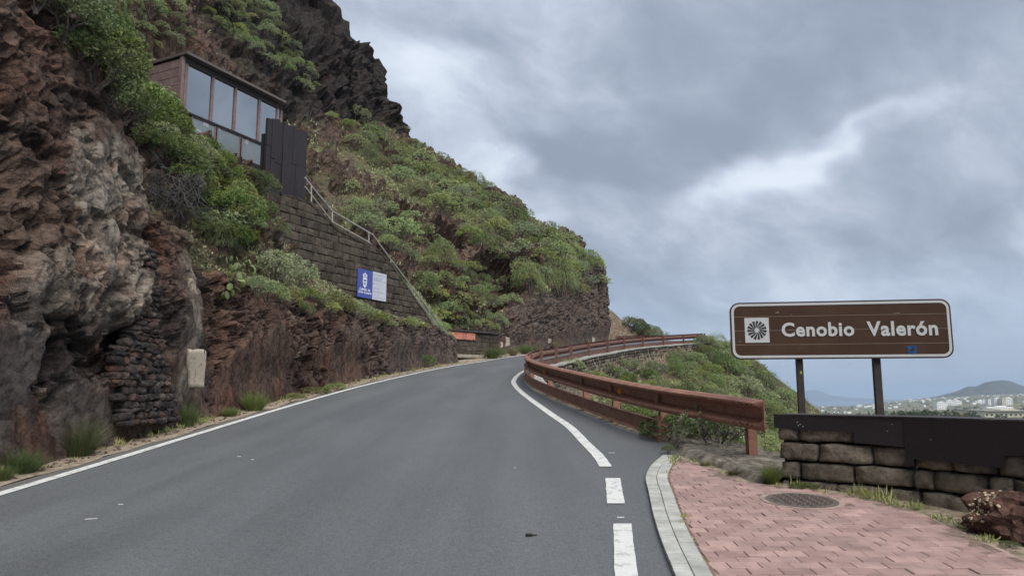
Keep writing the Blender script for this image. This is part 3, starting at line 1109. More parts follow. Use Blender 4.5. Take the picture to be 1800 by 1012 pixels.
PW, PH, GAP = .205, .128, .004
_full = paver_mesh(PW - GAP, PH - GAP * 1.6)
stuff_mb = MB()
npav = 0
y = 3.45
row = 0
slope = math.atan(.07)
while y < 9.3:
    yc = y + PH / 2
    x0, x1 = float(kerb_x(yc)) + KERB_W * 1.02 + .012, float(apr_x(yc)) + .04 * float(perlin(np.array([[yc * 3, .3, .2]]))[0])
    x = 1.0 + (PW / 2 if row % 2 else 0) + rng.normal(0, .004)
    while x < x1:
        a, b = max(x, x0), min(x + PW, x1)
        if b - a > .035:
            cx = (a + b) / 2
            d = np.linalg.norm(np.array([cx, yc]) - MAN)
            if d > .34:
                z = g1(yc) + .033 + rng.normal(0, .0016) - .012 * float(sstep(np.array(x1 - cx), .25, 0))
                if yc > 4.55:
                    if b - a > PW - .002:
                        me = _full
                    else:
                        me = paver_mesh(b - a - GAP, PH - GAP * 1.6)
                    link('paver', me, apron, (cx, yc, z), (slope + rng.normal(0, .007), rng.normal(0, .007), rng.normal(0, .003)))
                    npav += 1
                else:
                    stuff_mb.box((cx, yc, z - .02), (b - a - GAP, PH - GAP, .04))
        x += PW
    y += PH
    row += 1
tag(stuff_mb.build('paver_field', MATS['paver_red'], apron), kind='stuff')

# kerb of two rows of grey setts
_kp = np.array([[float(kerb_x(y)), y] for y in np.linspace(3.3, 9.72, 240)])
_ks = np.concatenate([[0], np.cumsum(np.linalg.norm(np.diff(_kp, axis=0), axis=1))])


def kerb_pt(s):
    x, y = np.interp(s, _ks, _kp[:, 0]), np.interp(s, _ks, _kp[:, 1])
    x2, y2 = np.interp(s + .02, _ks, _kp[:, 0]), np.interp(s + .02, _ks, _kp[:, 1])
    t = np.array([x2 - x, y2 - y])
    if np.linalg.norm(t) < 1e-6:
        t = np.array([.35, .94])
    t /= np.linalg.norm(t)
    return np.array([x, y]), t, np.array([t[1], -t[0]])


for rowi in range(2):
    s = rowi * .06
    while s < _ks[-1] - .12:
        L = .118
        p0, t0, n0 = kerb_pt(s + .003)
        p1, t1, n1 = kerb_pt(s + L - .005)
        w0, w1 = rowi * KERB_W / 2 + .002, (rowi + 1) * KERB_W / 2 - .003
        poly = [p0 + n0 * w0, p0 + n0 * w1, p1 + n1 * w1, p1 + n1 * w0]
        c = np.mean(poly, 0)
        cz = g1(c[1])
        dzj = rng.normal(0, .0015)
        Vt = [[q[0] - c[0], q[1] - c[1], g1(q[1]) - cz] for q in poly]
        Vi = [[q[0] * .965, q[1] * .95, q[2] * .95 + .006] for q in Vt]
        mb = MB().add([[v[0], v[1], v[2] - .05] for v in Vt] + Vt + Vi,
                      [[j, (j + 1) % 4, 4 + (j + 1) % 4, 4 + j] for j in range(4)] + [[4 + j, 4 + (j + 1) % 4, 8 + (j + 1) % 4, 8 + j] for j in range(4)] + [[8, 9, 10, 11]])
        mb.build('kerb_sett', MATS['paver_grey'], apron, loc=(c[0], c[1], cz + .034 + dzj))
        s += L

# manhole cover
mz = g1(MAN[1])
mh = empty('manhole_cover', (MAN[0], MAN[1], mz))
mh.rotation_euler = (slope, 0, 0)
tag(mh, 'round iron manhole cover set in the red paving', 'manhole cover')


def disc(mb, r0, r1, z0, z1, n=40):
    th = np.linspace(0, 2 * math.pi, n, endpoint=False)
    ring = lambda r, z: np.stack([r * np.cos(th), r * np.sin(th), np.full(n, z)], 1)
    V = np.concatenate([ring(r1, z0), ring(r1, z1), ring(max(r0, 1e-4), z1)])
    Q = [[k * n + j, k * n + (j + 1) % n, (k + 1) * n + (j + 1) % n, (k + 1) * n + j] for k in range(2) for j in range(n)]
    return mb.add(V, Q)


disc(MB(), .318, .365, 0, .036).build('collar', simple('collar_concrete', (.30, .23, .20), .9, var=.3, scale=9, bumpd=.006, spec=.15, dirt=(.28, .18, .155, .7), dirt_scale=6), mh)
disc(MB(), .0, .315, 0, .038).build('cover_plate', MATS['iron'], mh)
mb = MB()
for k in range(-7, 8):
    for j in range(-7, 8):
        x, yv = k * .04 + (j % 2) * .02, j * .038
        if x * x + yv * yv < .27 ** 2:
            a = .8 if (k + j) % 2 else -.8
            mb.box((x, yv, .0405), (.034, .010, .006), M=[[math.cos(a), -math.sin(a), 0], [math.sin(a), math.cos(a), 0], [0, 0, 1]])
mb.build('tread', MATS['iron'], mh)

# ------------------------------------------------------------------ stone parapet with a steel cap
W0, W1, W2 = np.array([2.80, 7.93]), np.array([3.70, 7.05]), np.array([4.85, 5.05])
d1 = (W1 - W0) / np.linalg.norm(W1 - W0)
d2 = (W2 - W1) / np.linalg.norm(W2 - W1)
L1, L2 = np.linalg.norm(W1 - W0), np.linalg.norm(W2 - W1)
parapet = tag(empty('parapet_wall', (W0[0], W0[1], g1(W0[1]))), 'low wall of rough brown stone blocks under a black steel cap beside the paving', 'wall')
POFF = np.array([W0[0], W0[1], g1(W0[1])])


def wall_s(px, py):
    s, z, P = plane_hit(px, py, W0, d1)
    if s <= L1:
        return s, z
    s, z, P = plane_hit(px, py, W1, d2)
    return L1 + s, z


def rough_block(w, h, dep, seed):
    """rounded, pitted block; front towards +Y of its own frame is -Y here"""
    nx, nz, ny = max(4, int(w / .05)), max(3, int(h / .05)), 3
    bm = bmesh.new()
    bmesh.ops.create_cube(bm, size=1.0)
    bmesh.ops.subdivide_edges(bm, edges=[e for e in bm.edges], cuts=4, use_grid_fill=True)
    V = np.array([v.co[:] for v in bm.verts])
    P = V * np.array([w, dep, h])
    hs = np.array([w, dep, h]) / 2
    r = min(.032, h * .18)
    core = np.clip(P, -(hs - r), hs - r)
    dv = P - core
    l = np.linalg.norm(dv, axis=1)[:, None]
    P = core + np.where(l > 1e-6, dv / np.maximum(l, 1e-6) * np.minimum(l, r), 0)
    q = P * 7 + seed * 3.7
    nn = P - np.clip(P, -hs * .6, hs * .6)
    nn /= np.linalg.norm(nn, axis=1)[:, None] + 1e-6
    P = P + nn * (fbm(q, 3, .65) * .016)[:, None]
    for v, p in zip(bm.verts, P):
        v.co = p
    me = bpy.data.meshes.new('block')
    for f in bm.faces:
        f.smooth = True
    bm.to_mesh(me)
    bm.free()
    me.materials.append(MATS['wall_block'])
    return me


# courses: z of the lower bed at the left end, at the bend and at the right end; joints by pixel column
COURSES = [
    ([.30, .30, .20], [.615, .615, .60], [1366, 1385, 1468, 1555, 1612, 1703, 1735]),
    ([.615, .615, .60], [.805, .805, .80], [1362, 1404, 1499, 1602, 1638, 1730, 1775]),
    ([.805, .805, .80], [1.0, 1.0, 1.0], [1362, 1439, 1533, 1606, 1672, 1751, 1850]),
    ([1.0, 1.0, 1.0], [1.20, 1.2, 1.2], [1362, 1404, 1501, 1560, 1640, 1725, 1850]),
]
sx = [0, L1, L1 + L2]
for ci, (zl, zh, cols) in enumerate(COURSES):
    ss = [wall_s(px, 800)[0] for px in cols]
    ss = [max(0.0, s) for s in ss]
    if ss[-1] < L1 + L2 - .3:
        ss += list(np.arange(ss[-1] + .42, L1 + L2 + .4, .47))
    for k, (a, b) in enumerate(zip(ss[:-1], ss[1:])):
        if b - a < .03:
            continue
        mid = (a + b) / 2
        za, zb = np.interp(mid, sx, zl) + .007, np.interp(mid, sx, zh) - .007
        if ci == 0:
            za = min(za, g1(np.interp(mid, sx, [W0[1], W1[1], W2[1]])) - .05)
        D, O, s0 = (d1, W0, 0) if mid < L1 else (d2, W1, L1)
        w = b - a - .014
        me = rough_block(w, zb - za, .34, ci * 13 + k)
        nrm = np.array([D[1], -D[0]])         # towards the paving side is the negative of this
        face = -nrm if (-nrm @ (np.zeros(2) - O)) > 0 else nrm
        p = O + D * (mid - s0) - face * (.17 - rng.uniform(-.012, .02))
        o = link('block', me, parapet, (p[0] - POFF[0], p[1] - POFF[1], (za + zb) / 2 - POFF[2]),
                 (rng.normal(0, .012), (np.interp(mid + .1, sx, zl) - np.interp(mid - .1, sx, zl)) / .2 * -1.0 * 1.0 + rng.normal(0, .008), math.atan2(D[1], D[0])))
FACE1 = np.array([d1[1], -d1[0]])
FACE1 = FACE1 if FACE1 @ (-W0) > 0 else -FACE1
FACE2 = np.array([d2[1], -d2[0]])
FACE2 = FACE2 if FACE2 @ (-W1) > 0 else -FACE2
mb = MB()
for (O, D, L, Fc) in ((W0, d1, L1, FACE1), (W1, d2, L2, FACE2)):
    c = O + D * (L / 2) - Fc * .19
    mb.box((c[0] - POFF[0], c[1] - POFF[1], .62 - POFF[2]), (L - .04, .2, 1.16), M=[[D[0], -D[1], 0], [D[1], D[0], 0], [0, 0, 1]])
mb.build('core', MATS['mortar'], parapet)
# cap: folded steel, skirt stepped over the blocks
CAPZ = 1.272
sA = [(0, CAPZ), (0, 1.135)]
stp = wall_s(1503, 770)[0]
poly1 = [(-.02, CAPZ), (-.02, 1.135), (stp, 1.115), (stp, 1.02), (L1 + .02, .995), (L1 + .02, CAPZ)]
mb = MB()
A3 = lambda D: (D[0], D[1], 0)
sgn = 1 if np.cross(np.array([d1[0], d1[1], 0]), (0, 0, 1))[:2] @ FACE1 > 0 else -1
mb.prism(poly1, A3(d1), (0, 0, 1), (W0[0] - POFF[0], W0[1] - POFF[1], -POFF[2]), sgn * .022, sgn * .034)
t1, z1 = [], []
pts2 = []
for (px, py) in ((1593, 818), (1611, 818), (1612, 806), (1770, 822), (1771, 800), (1800, 800)):
    s, z, P = plane_hit(px, py, W1, d2)
    pts2.append((s, z))
poly2 = [(0.0, CAPZ)] + [(max(s, 0.0), z) for s, z in pts2] + [(L2, pts2[-1][1]), (L2, CAPZ)]
mb.prism(poly2, A3(d2), (0, 0, 1), (W1[0] - POFF[0], W1[1] - POFF[1], -POFF[2]), sgn * .036, sgn * .048)
mb.build('cap_skirt', MATS['dark_steel'], parapet)
mb = MB()
e0, e1, e2 = W0 + FACE1 * .036 - d1 * .02, W1 + (FACE1 + FACE2) * .026, W2 + FACE2 * .05
b0, b1, b2 = W0 - FACE1 * .40 - d1 * .02, W1 - (FACE1 + FACE2) * .21, W2 - FACE2 * .40
V = [[q[0] - POFF[0], q[1] - POFF[1], CAPZ + dz - POFF[2]] for dz in (.001, .009) for q in (e0, e1, e2, b2, b1, b0)]
mb.add(V, [[0, 1, 4, 5], [1, 2, 3, 4], [6, 7, 10, 11], [7, 8, 9, 10]] + [[j, (j + 1) % 6, 6 + (j + 1) % 6, 6 + j] for j in range(6)])
mb.build('cap_plate', corten('cap_sky_sheen', (.030, .025, .027), (.045, .036, .036), (.024, .02, .021), .2), parapet)  # same steel as the skirt, coloured lighter for the sky reflected on top
mb = MB()
for (px, py) in ((1404, 741), (1409, 745), (1414, 749), (1406, 747), (1562, 757), (1642, 772), (1570, 745)):
    s, z, P = plane_hit(px, py, W0 if px < 1590 else W1, d1 if px < 1590 else d2)
    Fc = FACE1 if px < 1590 else FACE2
    off = .037 if px < 1590 else .051
    mb.box((P[0] + Fc[0] * off - POFF[0], P[1] + Fc[1] * off - POFF[1], z - POFF[2]), (.006, .006, .005 if px > 1500 else .009))
tag(mb.build('paint_flecks', MATS['sign_white'], parapet), kind='stuff')


# red boulder at the end of the parapet
def boulder(name, center, size, seed, mat, rz=0, sub=4, rough=.22, cols=None, facet=.5):
    bm = bmesh.new()
    bmesh.ops.create_icosphere(bm, subdivisions=sub, radius=1.0)
    V = np.array([v.co[:] for v in bm.verts])
    c1, c2, cid = cells(V * 1.5 + seed * 5.1)
    d = 1 + fbm(V * 1.1 + seed, 4, .55) * rough + (cid - .5) * rough * facet + fbm(V * 5 + seed, 3, .6) * rough * .22
    V = V * d[:, None] * np.asarray(size)
    for v, p in zip(bm.verts, V):
        v.co = p
    me = bpy.data.meshes.new(name)
    bm.to_mesh(me)
    bm.free()
    me.materials.append(mat)
    if cols is not None:
        a = me.attributes.new('rock', 'FLOAT_COLOR', 'POINT')
        cc = np.tile(np.array(list(cols) + [1.0], np.float32), (len(V), 1))
        a.data.foreach_set('color', cc.ravel())
    return link(name, me, loc=center, rot=(0, 0, rz))


p = ground_at(1790, 925)
bo = boulder('boulder', (4.24, 5.70, .43), (.56, .44, .40), 5.4, MATS['stone_dark'], -.6, 5, .34, (.112, .064, .051), .9)
tag(bo, 'rust red boulder with pale flecks where the paving meets the stone parapet', 'boulder')
mb = MB()
bb = BVHTree.FromPolygons([bo.matrix_basis @ v.co for v in bo.data.vertices], [list(f.vertices) for f in bo.data.polygons])
for k in range(70):
    tt = rng.uniform(0, 1)
    px, py = 1700 + tt * 45 + rng.normal(0, 9), 915 - tt * 55 + rng.normal(0, 9)
    dq = Vector(pix_dir(px, py)).normalized()
    loc, nr, _, _ = bb.ray_cast(Vector((0, 0, CAM_H)), dq)
    if loc is not None:
        r = rng.uniform(.005, .016)
        nr = np.array(nr)
        a = np.cross(nr, [.2, .3, 1]); a /= np.linalg.norm(a)
        b = np.cross(nr, a)
        L0 = np.array(bo.matrix_basis.inverted() @ loc)
        Mi = np.array(bo.matrix_basis.to_3x3().inverted())
        pts = [L0 + Mi @ (nr * .003 + r * (a * math.cos(th) * rng.uniform(.6, 1.3) + b * math.sin(th) * rng.uniform(.6, 1.3))) for th in np.linspace(0, 2 * math.pi, 7)[:-1]]
        mb.add([L0 + Mi @ (nr * .006)] + pts, T=[[0, 1 + j, 1 + (j + 1) % 6] for j in range(6)])
if mb.n:
    tag(mb.build('pale_flecks', MATS['red_rock_paint'], bo), kind='stuff')


# ------------------------------------------------------------------ text
def text_mesh(txt, size, bold, extr, mat, name='lettering', shear=0, spacing=1.0, xs=1.0):
    cu = bpy.data.curves.new(name, 'FONT')
    cu.body = txt
    cu.size = size
    cu.offset = bold
    cu.extrude = extr
    cu.space_character = spacing
    cu.resolution_u = 3
    o = bpy.data.objects.new(name, cu)
    COL.objects.link(o)
    dg = bpy.context.evaluated_depsgraph_get()
    dg.update()
    me = bpy.data.meshes.new_from_object(o.evaluated_get(dg))
    bpy.data.objects.remove(o)
    me.name = name
    me.materials.clear()
    me.materials.append(mat)
    V = np.array([v.co[:] for v in me.vertices])
    w = V[:, 0].max() - V[:, 0].min()
    return me, V[:, 0].min(), w, V[:, 1].min(), V[:, 1].max()


def rrect(x0, y0, x1, y1, r, n=7):
    pts = []
    for cx, cy, a0 in ((x1 - r, y0 + r, -90), (x1 - r, y1 - r, 0), (x0 + r, y1 - r, 90), (x0 + r, y0 + r, 180)):
        for a in np.linspace(R(a0), R(a0 + 90), n):
            pts.append((cx + r * math.cos(a), cy + r * math.sin(a)))
    return np.array(pts)


# ------------------------------------------------------------------ brown tourist sign
SA, SB = at_depth(1287, 631, 8.85), at_depth(1677, 628, 8.45)
SW = float(np.linalg.norm((SB - SA)[:2]))
SH = float(at_depth(1287, 533, 8.85)[2] - SA[2])
sd2 = (SB - SA)[:2] / SW
sign = empty('road_sign', (SA[0], SA[1], SA[2]), math.atan2(sd2[1], sd2[0]))
tilt = math.atan2(float(SB[2] - SA[2]), SW)
sign.rotation_euler = Euler((0, -tilt, math.atan2(sd2[1], sd2[0])), 'XYZ')
tag(sign, 'long brown road sign reading Cenobio Valerón on two dark posts behind the stone parapet', 'sign')
# local frame: x along the sign, z up, -y towards the viewer
AX, BZ = (1, 0, 0), (0, 0, 1)                    # A x B = -Y : towards the viewer
out_poly = rrect(0, 0, SW, SH, .105)
ns = 4
for k in range(ns):
    z0, z1 = SH * k / ns + (.0015 if k else -1), SH * (k + 1) / ns - (.0015 if k < ns - 1 else -1)
    pl = clip_poly(out_poly, np.array([0, z0]), np.array([0, 1.0]))
    pl = clip_poly(pl, np.array([0, z1]), np.array([0, -1.0]))
    mb = MB().prism(pl, AX, BZ, (0, 0, 0), -.045, 0)
    mb.build('slat', MATS['sign_brown'], sign)
mb = MB()
for k in range(1, ns):
    mb.box((SW / 2, -.0012, SH * k / ns), (SW - .015, .0024, .0052))
mb.build('slat_joint', MATS['sign_joint'], sign)


def ring_prism(mb, po, pi, n0, n1):
    m = len(po)
    f = lambda q, h: np.stack([q[:, 0], np.full(len(q), -h), q[:, 1]], 1)
    V = np.concatenate([f(po, n0), f(po, n1), f(pi, n1), f(pi, n0)])
    Q = [[k * m + j, k * m + (j + 1) % m, ((k + 1) % 4) * m + (j + 1) % m, ((k + 1) % 4) * m + j] for k in range(4) for j in range(m)]
    return mb.add(V, Q)


o1, i1 = rrect(.012, .012, SW - .012, SH - .012, .094), rrect(.040, .040, SW - .040, SH - .040, .070)
ring_prism(MB(), o1, i1, .0026, .0046).build('border', MATS['sign_white'], sign)
ring_prism(MB(), rrect(-.004, -.004, SW + .004, SH + .004, .107), rrect(.006, .006, SW - .006, SH - .006, .1), -.047, .005).build('edge_trim', MATS['post_steel'], sign)
kx = SW / (1677 - 1287)


def spx(px, py):
    """pixel on the sign -> local x, z"""
    f = (px - 1287) / 390.0
    top, bot = 533 + f * (527 - 533), 631 + f * (628 - 631)
    return f * SW, SH * (bot - py) / (bot - top)


ex0, ez0 = spx(1312.5, 602.5)
ex1, ez1 = spx(1357, 558.5)
em = MB().box(((ex0 + ex1) / 2, -.0038, (ez0 + ez1) / 2), (ex1 - ex0, .0024, ez1 - ez0)).build('emblem', MATS['sign_white'], sign)
cx, cz = (ex0 + ex1) / 2, (ez0 + ez1) / 2
sc = (ex1 - ex0) / 2
mb = MB()
for k in range(15):
    a = 2 * math.pi * k / 15 + .1
    ux, uz = math.cos(a), math.sin(a)
    tx, tz = -uz, ux
    q = lambda r, s: (cx + (ux * r + tx * s) * sc, cz + (uz * r + tz * s) * sc)
    mb.prism([q(.16, .11), q(.76, .0), q(.80, .22), q(.18, .16)], AX, BZ, (0, 0, 0), .0055, .0068)
mb.build('sunburst', MATS['black_paint'], em)
for txt, px0, px1, pyb, pyt in (('Cenobio', 1379.5, 1509, 591, 568), ('Valerón', 1531, 1653.5, 590, 566)):
    me, mx, mw, my0, my1 = text_mesh(txt, 1.0, .030, .0, MATS['sign_white'], spacing=1.08)
    xa, za = spx(px0, pyb)
    xb, zb = spx(px1, pyb)
    _, zt = spx(px0, pyt)
    caps = .70
    V = np.array([v.co[:] for v in me.vertices])
    V2 = np.zeros_like(V)
    V2[:, 0] = (V[:, 0] - mx) / mw * (xb - xa)
    V2[:, 1] = V[:, 1] / caps * (zt - za)
    me.vertices.foreach_set('co', V2.astype(np.float32).ravel())
    lo = link('lettering', me, sign, (xa, -.0062, za), (math.pi / 2, 0, 0))
sx0, sz0 = spx(1599, 621)
sx1, sz1 = spx(1615, 607)
st = MB().box(((sx0 + sx1) / 2, -.0042, (sz0 + sz1) / 2), (sx1 - sx0, .0016, sz1 - sz0), M=[[1, 0, 0], [0, 1, 0], [0, 0, 1]]).build('sticker', MATS['sticker_blue'], sign)
mb = MB()
q = lambda u, v: ((sx0 + sx1) / 2 + u * .045, (sz0 + sz1) / 2 + v * .045)
mb.prism([q(-.7, -.2), q(-.2, .1), q(.1, .6), q(.3, .2), q(.75, .1), q(.35, -.25), q(.1, -.6), q(-.3, -.4)], AX, BZ, (0, 0, 0), .0054, .0066)
mb.build('sticker_print', MATS['black_paint'], st)
mb = MB()
for (px, py, w, h) in ((1372, 549, .03, .016), (1584, 551, .045, .008), (1302, 600, .02, .01), (1398, 553, .012, .006), (1392, 580, .03, .006)):
    x, z = spx(px, py)
    mb.prism([(x - w, z - h), (x + w, z - h * .8), (x + w * .8, z + h), (x, z)], AX, BZ, (0, 0, 0), .003, .0042)
tag(mb.build('scuffs', simple('scuff', (.16, .125, .105), .6, var=.2), sign), kind='stuff')
# posts reach down to the slope behind the parapet
for (px, pw, side) in ((1411.5, .072, 0), (1548.5, .078, 1)):
    x, _ = spx(px, 600)
    zb = -1.75
    mb = MB()
    mb.box((x, -.045 + .11, (SH * .8 + zb) / 2), (pw, .006, SH * .8 - zb))
    mb.box((x - pw / 2 + .003, .10, (SH * .8 + zb) / 2), (.006, .07, SH * .8 - zb))
    mb.box((x + pw / 2 - .003, .10, (SH * .8 + zb) / 2), (.006, .07, SH * .8 - zb))
    po = mb.build('post', MATS['post_steel'], sign)
    if side == 0:
        MB().box((x + .006, .0605, -.16), (.022, .002, .032)).build('sticker', simple('sticker_yellow', (.28, .33, .06), .5), po)
mb = MB()
for k in range(ns):
    for (px) in (1411.5, 1548.5):
        x, _ = spx(px, 600)
        mb.box((x, .054, SH * (k + .5) / ns), (.11, .014, .04))
tag(mb.build('clamps', MATS['post_steel'], sign), kind='stuff')


# ------------------------------------------------------------------ raised earth-and-concrete ledge under the rail end
lv, lq = [], []
lys = np.linspace(7.9, 14.2, 160)
lts = np.linspace(0, 1, 22)
for y in lys:
    inner = float(apr_x(y)) + .05 if y < 9.3 else float(np.interp(y, [9.3, 9.8, 10.4, 11.2, 12, 14.3], [float(apr_x(9.3)) + .05, 2.12, 2.22, 2.26, float(xr(12)) + .06, float(xr(14.3)) + .06]))
    outer = float(xr(y)) + (.80 if y < 12 else .65)
    hgt = .075 * float(sstep(np.array(y), 14.2, 11.0)) + .02
    for tt in lts:
        x = inner + (outer - inner) * tt
        P = np.array([[x * 4, y * 4, 1.0]])
        e = min(1, tt * 9) * min(1, (1 - tt) * 8)
        lv.append((x + .03 * float(perlin(P + 9)[0]), y, g1(y) + .0 + (hgt + .03 * float(fbm(P, 3)[0]) + .012 * float(perlin(P * 5)[0])) * e - .05 * (1 - e)))
li = np.arange(len(lv)).reshape(len(lys), 22)
me = mesh_arrays('ledge', lv, np.stack([li[:-1, :-1], li[:-1, 1:], li[1:, 1:], li[1:, :-1]], -1).reshape(-1, 4),
                 simple('ledge_earth', (.22, .195, .16), .96, var=.5, scale=9, bumpd=.035, bscale=45, spec=.12, dirt=(.10, .085, .062, .9), dirt_scale=5), False)
tag(link('ledge', me), kind='structure')


# ------------------------------------------------------------------ guardrails
def frame_path(ys, off, h, xf=None, zf=None):
    """points along a curve x(y) moved sideways (right of the road = +) with frames"""
    xf = xf or xr
    x = xf(ys)
    P = np.stack([x, ys, G(ys) if zf is None else zf(ys)], 1)
    T = np.gradient(P, axis=0)
    T /= np.linalg.norm(T, axis=1)[:, None]
    out = []
    for p, t in zip(P, T):
        s = np.array([t[1], -t[0], 0])
        s /= np.linalg.norm(s)
        out.append((p + s * off + np.array([0, 0, h]), s, np.array([0, 0, 1.0])))
    return out


def wbeam(h):
    """closed W profile: side (away from the road +), up"""
    hh = h / 2
    pr = [(.05, hh), (.0, hh - .008), (-.05, hh - .045), (-.05, hh - .068), (.085, .048), (.085, -.048), (-.05, -hh + .068), (-.05, -hh + .045), (.0, -hh + .008), (.05, -hh)]
    back = [(x + .006, y * .985) for x, y in pr[::-1]]
    return pr + back


def arc_samples(ys, step, start=0.0):
    x = xr(ys)
    P = np.stack([x, ys, G(ys)], 1)
    s = np.concatenate([[0], np.cumsum(np.linalg.norm(np.diff(P, axis=0), axis=1))])
    return np.interp(np.arange(start, s[-1], step), s, ys), s[-1]


GR0 = np.array([2.81, 9.22, g1(9.22)])
rail = tag(empty('guardrail', GR0), 'long rusty double-wave guardrail curving along the right road edge', 'guardrail')
off0 = GR0


def rel(path):
    return [(p - off0, s, u) for p, s, u in path]


ysb = np.concatenate([np.arange(8.86, 36, .25), np.arange(36, 59.95, .5)])
BEAM_C, BEAM_H = .615, .37
near_y = ysb[ysb < 9.3]
# beam in lengths of 4 m that lap over each other
lap_y, tot = arc_samples(np.linspace(8.86, 59.9, 700), 4.0)
lap_y = np.concatenate([lap_y, [59.9]])
for k in range(len(lap_y) - 1):
    y0, y1 = lap_y[k], lap_y[k + 1] + (.12 if k < len(lap_y) - 2 else 0)
    yy = np.linspace(y0, y1, 14 if y0 < 30 else 9)
    pth = frame_path(yy, -.002 * (k % 2), BEAM_C)
    mb = MB().sweep(rel(pth), wbeam(BEAM_H))
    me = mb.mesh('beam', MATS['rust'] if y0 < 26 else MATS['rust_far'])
    smooth_by_angle(me, 38)
    link('beam', me, rail)
# flared end piece
pth = frame_path(np.linspace(8.70, 8.87, 5), 0, BEAM_C)
mb = MB()
V = []
flat = [(.0, .185), (-.012, .165), (-.014, .12), (-.014, .09), (-.014, .03), (-.014, -.03), (-.014, -.09), (-.014, -.12), (-.012, -.165), (.0, -.185)]
prw = wbeam(BEAM_H)[:10]
for k, (p, s, u) in enumerate(rel(pth)):
    f = sstep(np.array(k / 4), .1, .95)
    pr = np.array(flat) * (1 - f) + np.array(prw) * f
    pr = np.concatenate([pr, pr[::-1] + np.array([.007, 0])])
    V.append(p + pr[:, :1] * s + pr[:, 1:] * u)
m = 20
Q = [[k * m + j, k * m + (j + 1) % m, (k + 1) * m + (j + 1) % m, (k + 1) * m + j] for k in range(4) for j in range(m)] + [[j, j + 1, m - 2 - j, m - 1 - j] for j in range(9)]
me = MB().add(np.concatenate(V), Q).mesh('end_piece', MATS['rust'])
smooth_by_angle(me, 45)
link('end_piece', me, rail)
# lower rail
LOW0 = 11.2
cprof = [(.03, .115), (-.03, .115), (-.03, .105), (.0, .085), (.0, -.085), (-.03, -.105), (-.03, -.115), (.03, -.115), (.03, -.108), (.008, -.09), (.008, .09), (.03, .108)]
low_y, _ = arc_samples(np.linspace(LOW0, 59.9, 700), 4.0)
low_y = np.concatenate([low_y, [59.9]])
low_y = low_y[low_y >= LOW0]
for k in range(len(low_y) - 1):
    yy = np.linspace(low_y[k], low_y[k + 1] + .1 * (k < len(low_y) - 2), 12 if low_y[k] < 30 else 8)
    mb = MB().sweep(rel(frame_path(yy, -.02 - .002 * (k % 2), .205)), cprof)
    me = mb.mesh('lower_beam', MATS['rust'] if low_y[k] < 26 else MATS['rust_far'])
    smooth_by_angle(me, 40)
    link('lower_beam', me, rail)
# posts
post_y = np.array([9.22, 11.3, 13.4, 15.4, 18.9, 22.6, 26.4, 30.2, 33.3, 36.4, 40.1, 43.6, 47.2, 50.6, 53.8, 56.7, 58.8, 59.8])
for k, yv in enumerate(post_y):
    (p, s, u), = rel(frame_path(np.array([yv - .05, yv, yv + .05]), .0, 0)[1:2])
    t = np.cross(u, s)
    mb = MB()
    M = np.stack([s, t, u], 1)
    top = .80 if k > 6 else .755
    bot = -.30
    c = p + s * .155
    mb.box(c + u * (top + bot) / 2 - t * .0, (.12, .008, top - bot), M=M)
    mb.box(c + u * (top + bot) / 2 + t * .035 - s * .056, (.008, .07, top - bot), M=M)
    mb.box(c + u * (top + bot) / 2 + t * .035 + s * .056, (.008, .07, top - bot), M=M)
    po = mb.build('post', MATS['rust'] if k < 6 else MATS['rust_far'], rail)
    if 1 <= k < 8:
        MB().box(p + s * .045 + u * .615, (.03, .09, .22), M=M).build('spacer', MATS['rust'], po)
# the closing upright of the lower rail
(p, s, u), = rel(frame_path(np.array([LOW0 - .05, LOW0, LOW0 + .05]), -.02, 0)[1:2])
t = np.cross(u, s)
MB().box(p + u * .16 - t * .06, (.05, .10, .42), M=np.stack([s, t, u], 1), bev=.006).build('lower_beam_end', MATS['rust'], rail)
# bolts
mb = MB()
for yv in list(post_y[:6]) + [8.95, 9.05, 12.9, 12.98]:
    (p, s, u), = rel(frame_path(np.array([yv - .05, yv, yv + .05]), 0, BEAM_C)[1:2])
    t = np.cross(u, s)
    for dz in (.118, -.118):
        for dt in (-.06, .06):
            mb.box(p - s * .051 + u * dz + t * dt, (.008, .026, .014), M=np.stack([s, t, u], 1))
tag(mb.build('bolts', MATS['black_paint'], rail), kind='stuff')
# orange half-round reflectors in the trough of the beam
for px, yv in ((1080, 12.75), (950, 18.9), (928, 25.2)):
    (p, s, u), = rel(frame_path(np.array([yv - .05, yv, yv + .05]), 0, BEAM_C)[1:2])
    t = np.cross(u, s)
    half = [(-.0, -.055)] + [(.062 * math.cos(a), .055 * math.sin(a)) for a in np.linspace(-math.pi / 2, math.pi / 2, 9)] + [(0, .055)]
    # stands across the trough, facing the traffic
    MB().prism([(-x + .0, z) for x, z in half], s, u, p + s * .02, -.003, .003).build('reflector', MATS['orange_reflector'], rail)
# slanting brace at the far end
(p, s, u), = rel(frame_path(np.array([59.8, 59.9, 60.0]), 0, 0)[1:2])
MB().tube([p + s * .1 + u * .75, p + s * .55 + u * -.1], .04, 5).build('end_brace', MATS['rust_far'], rail)

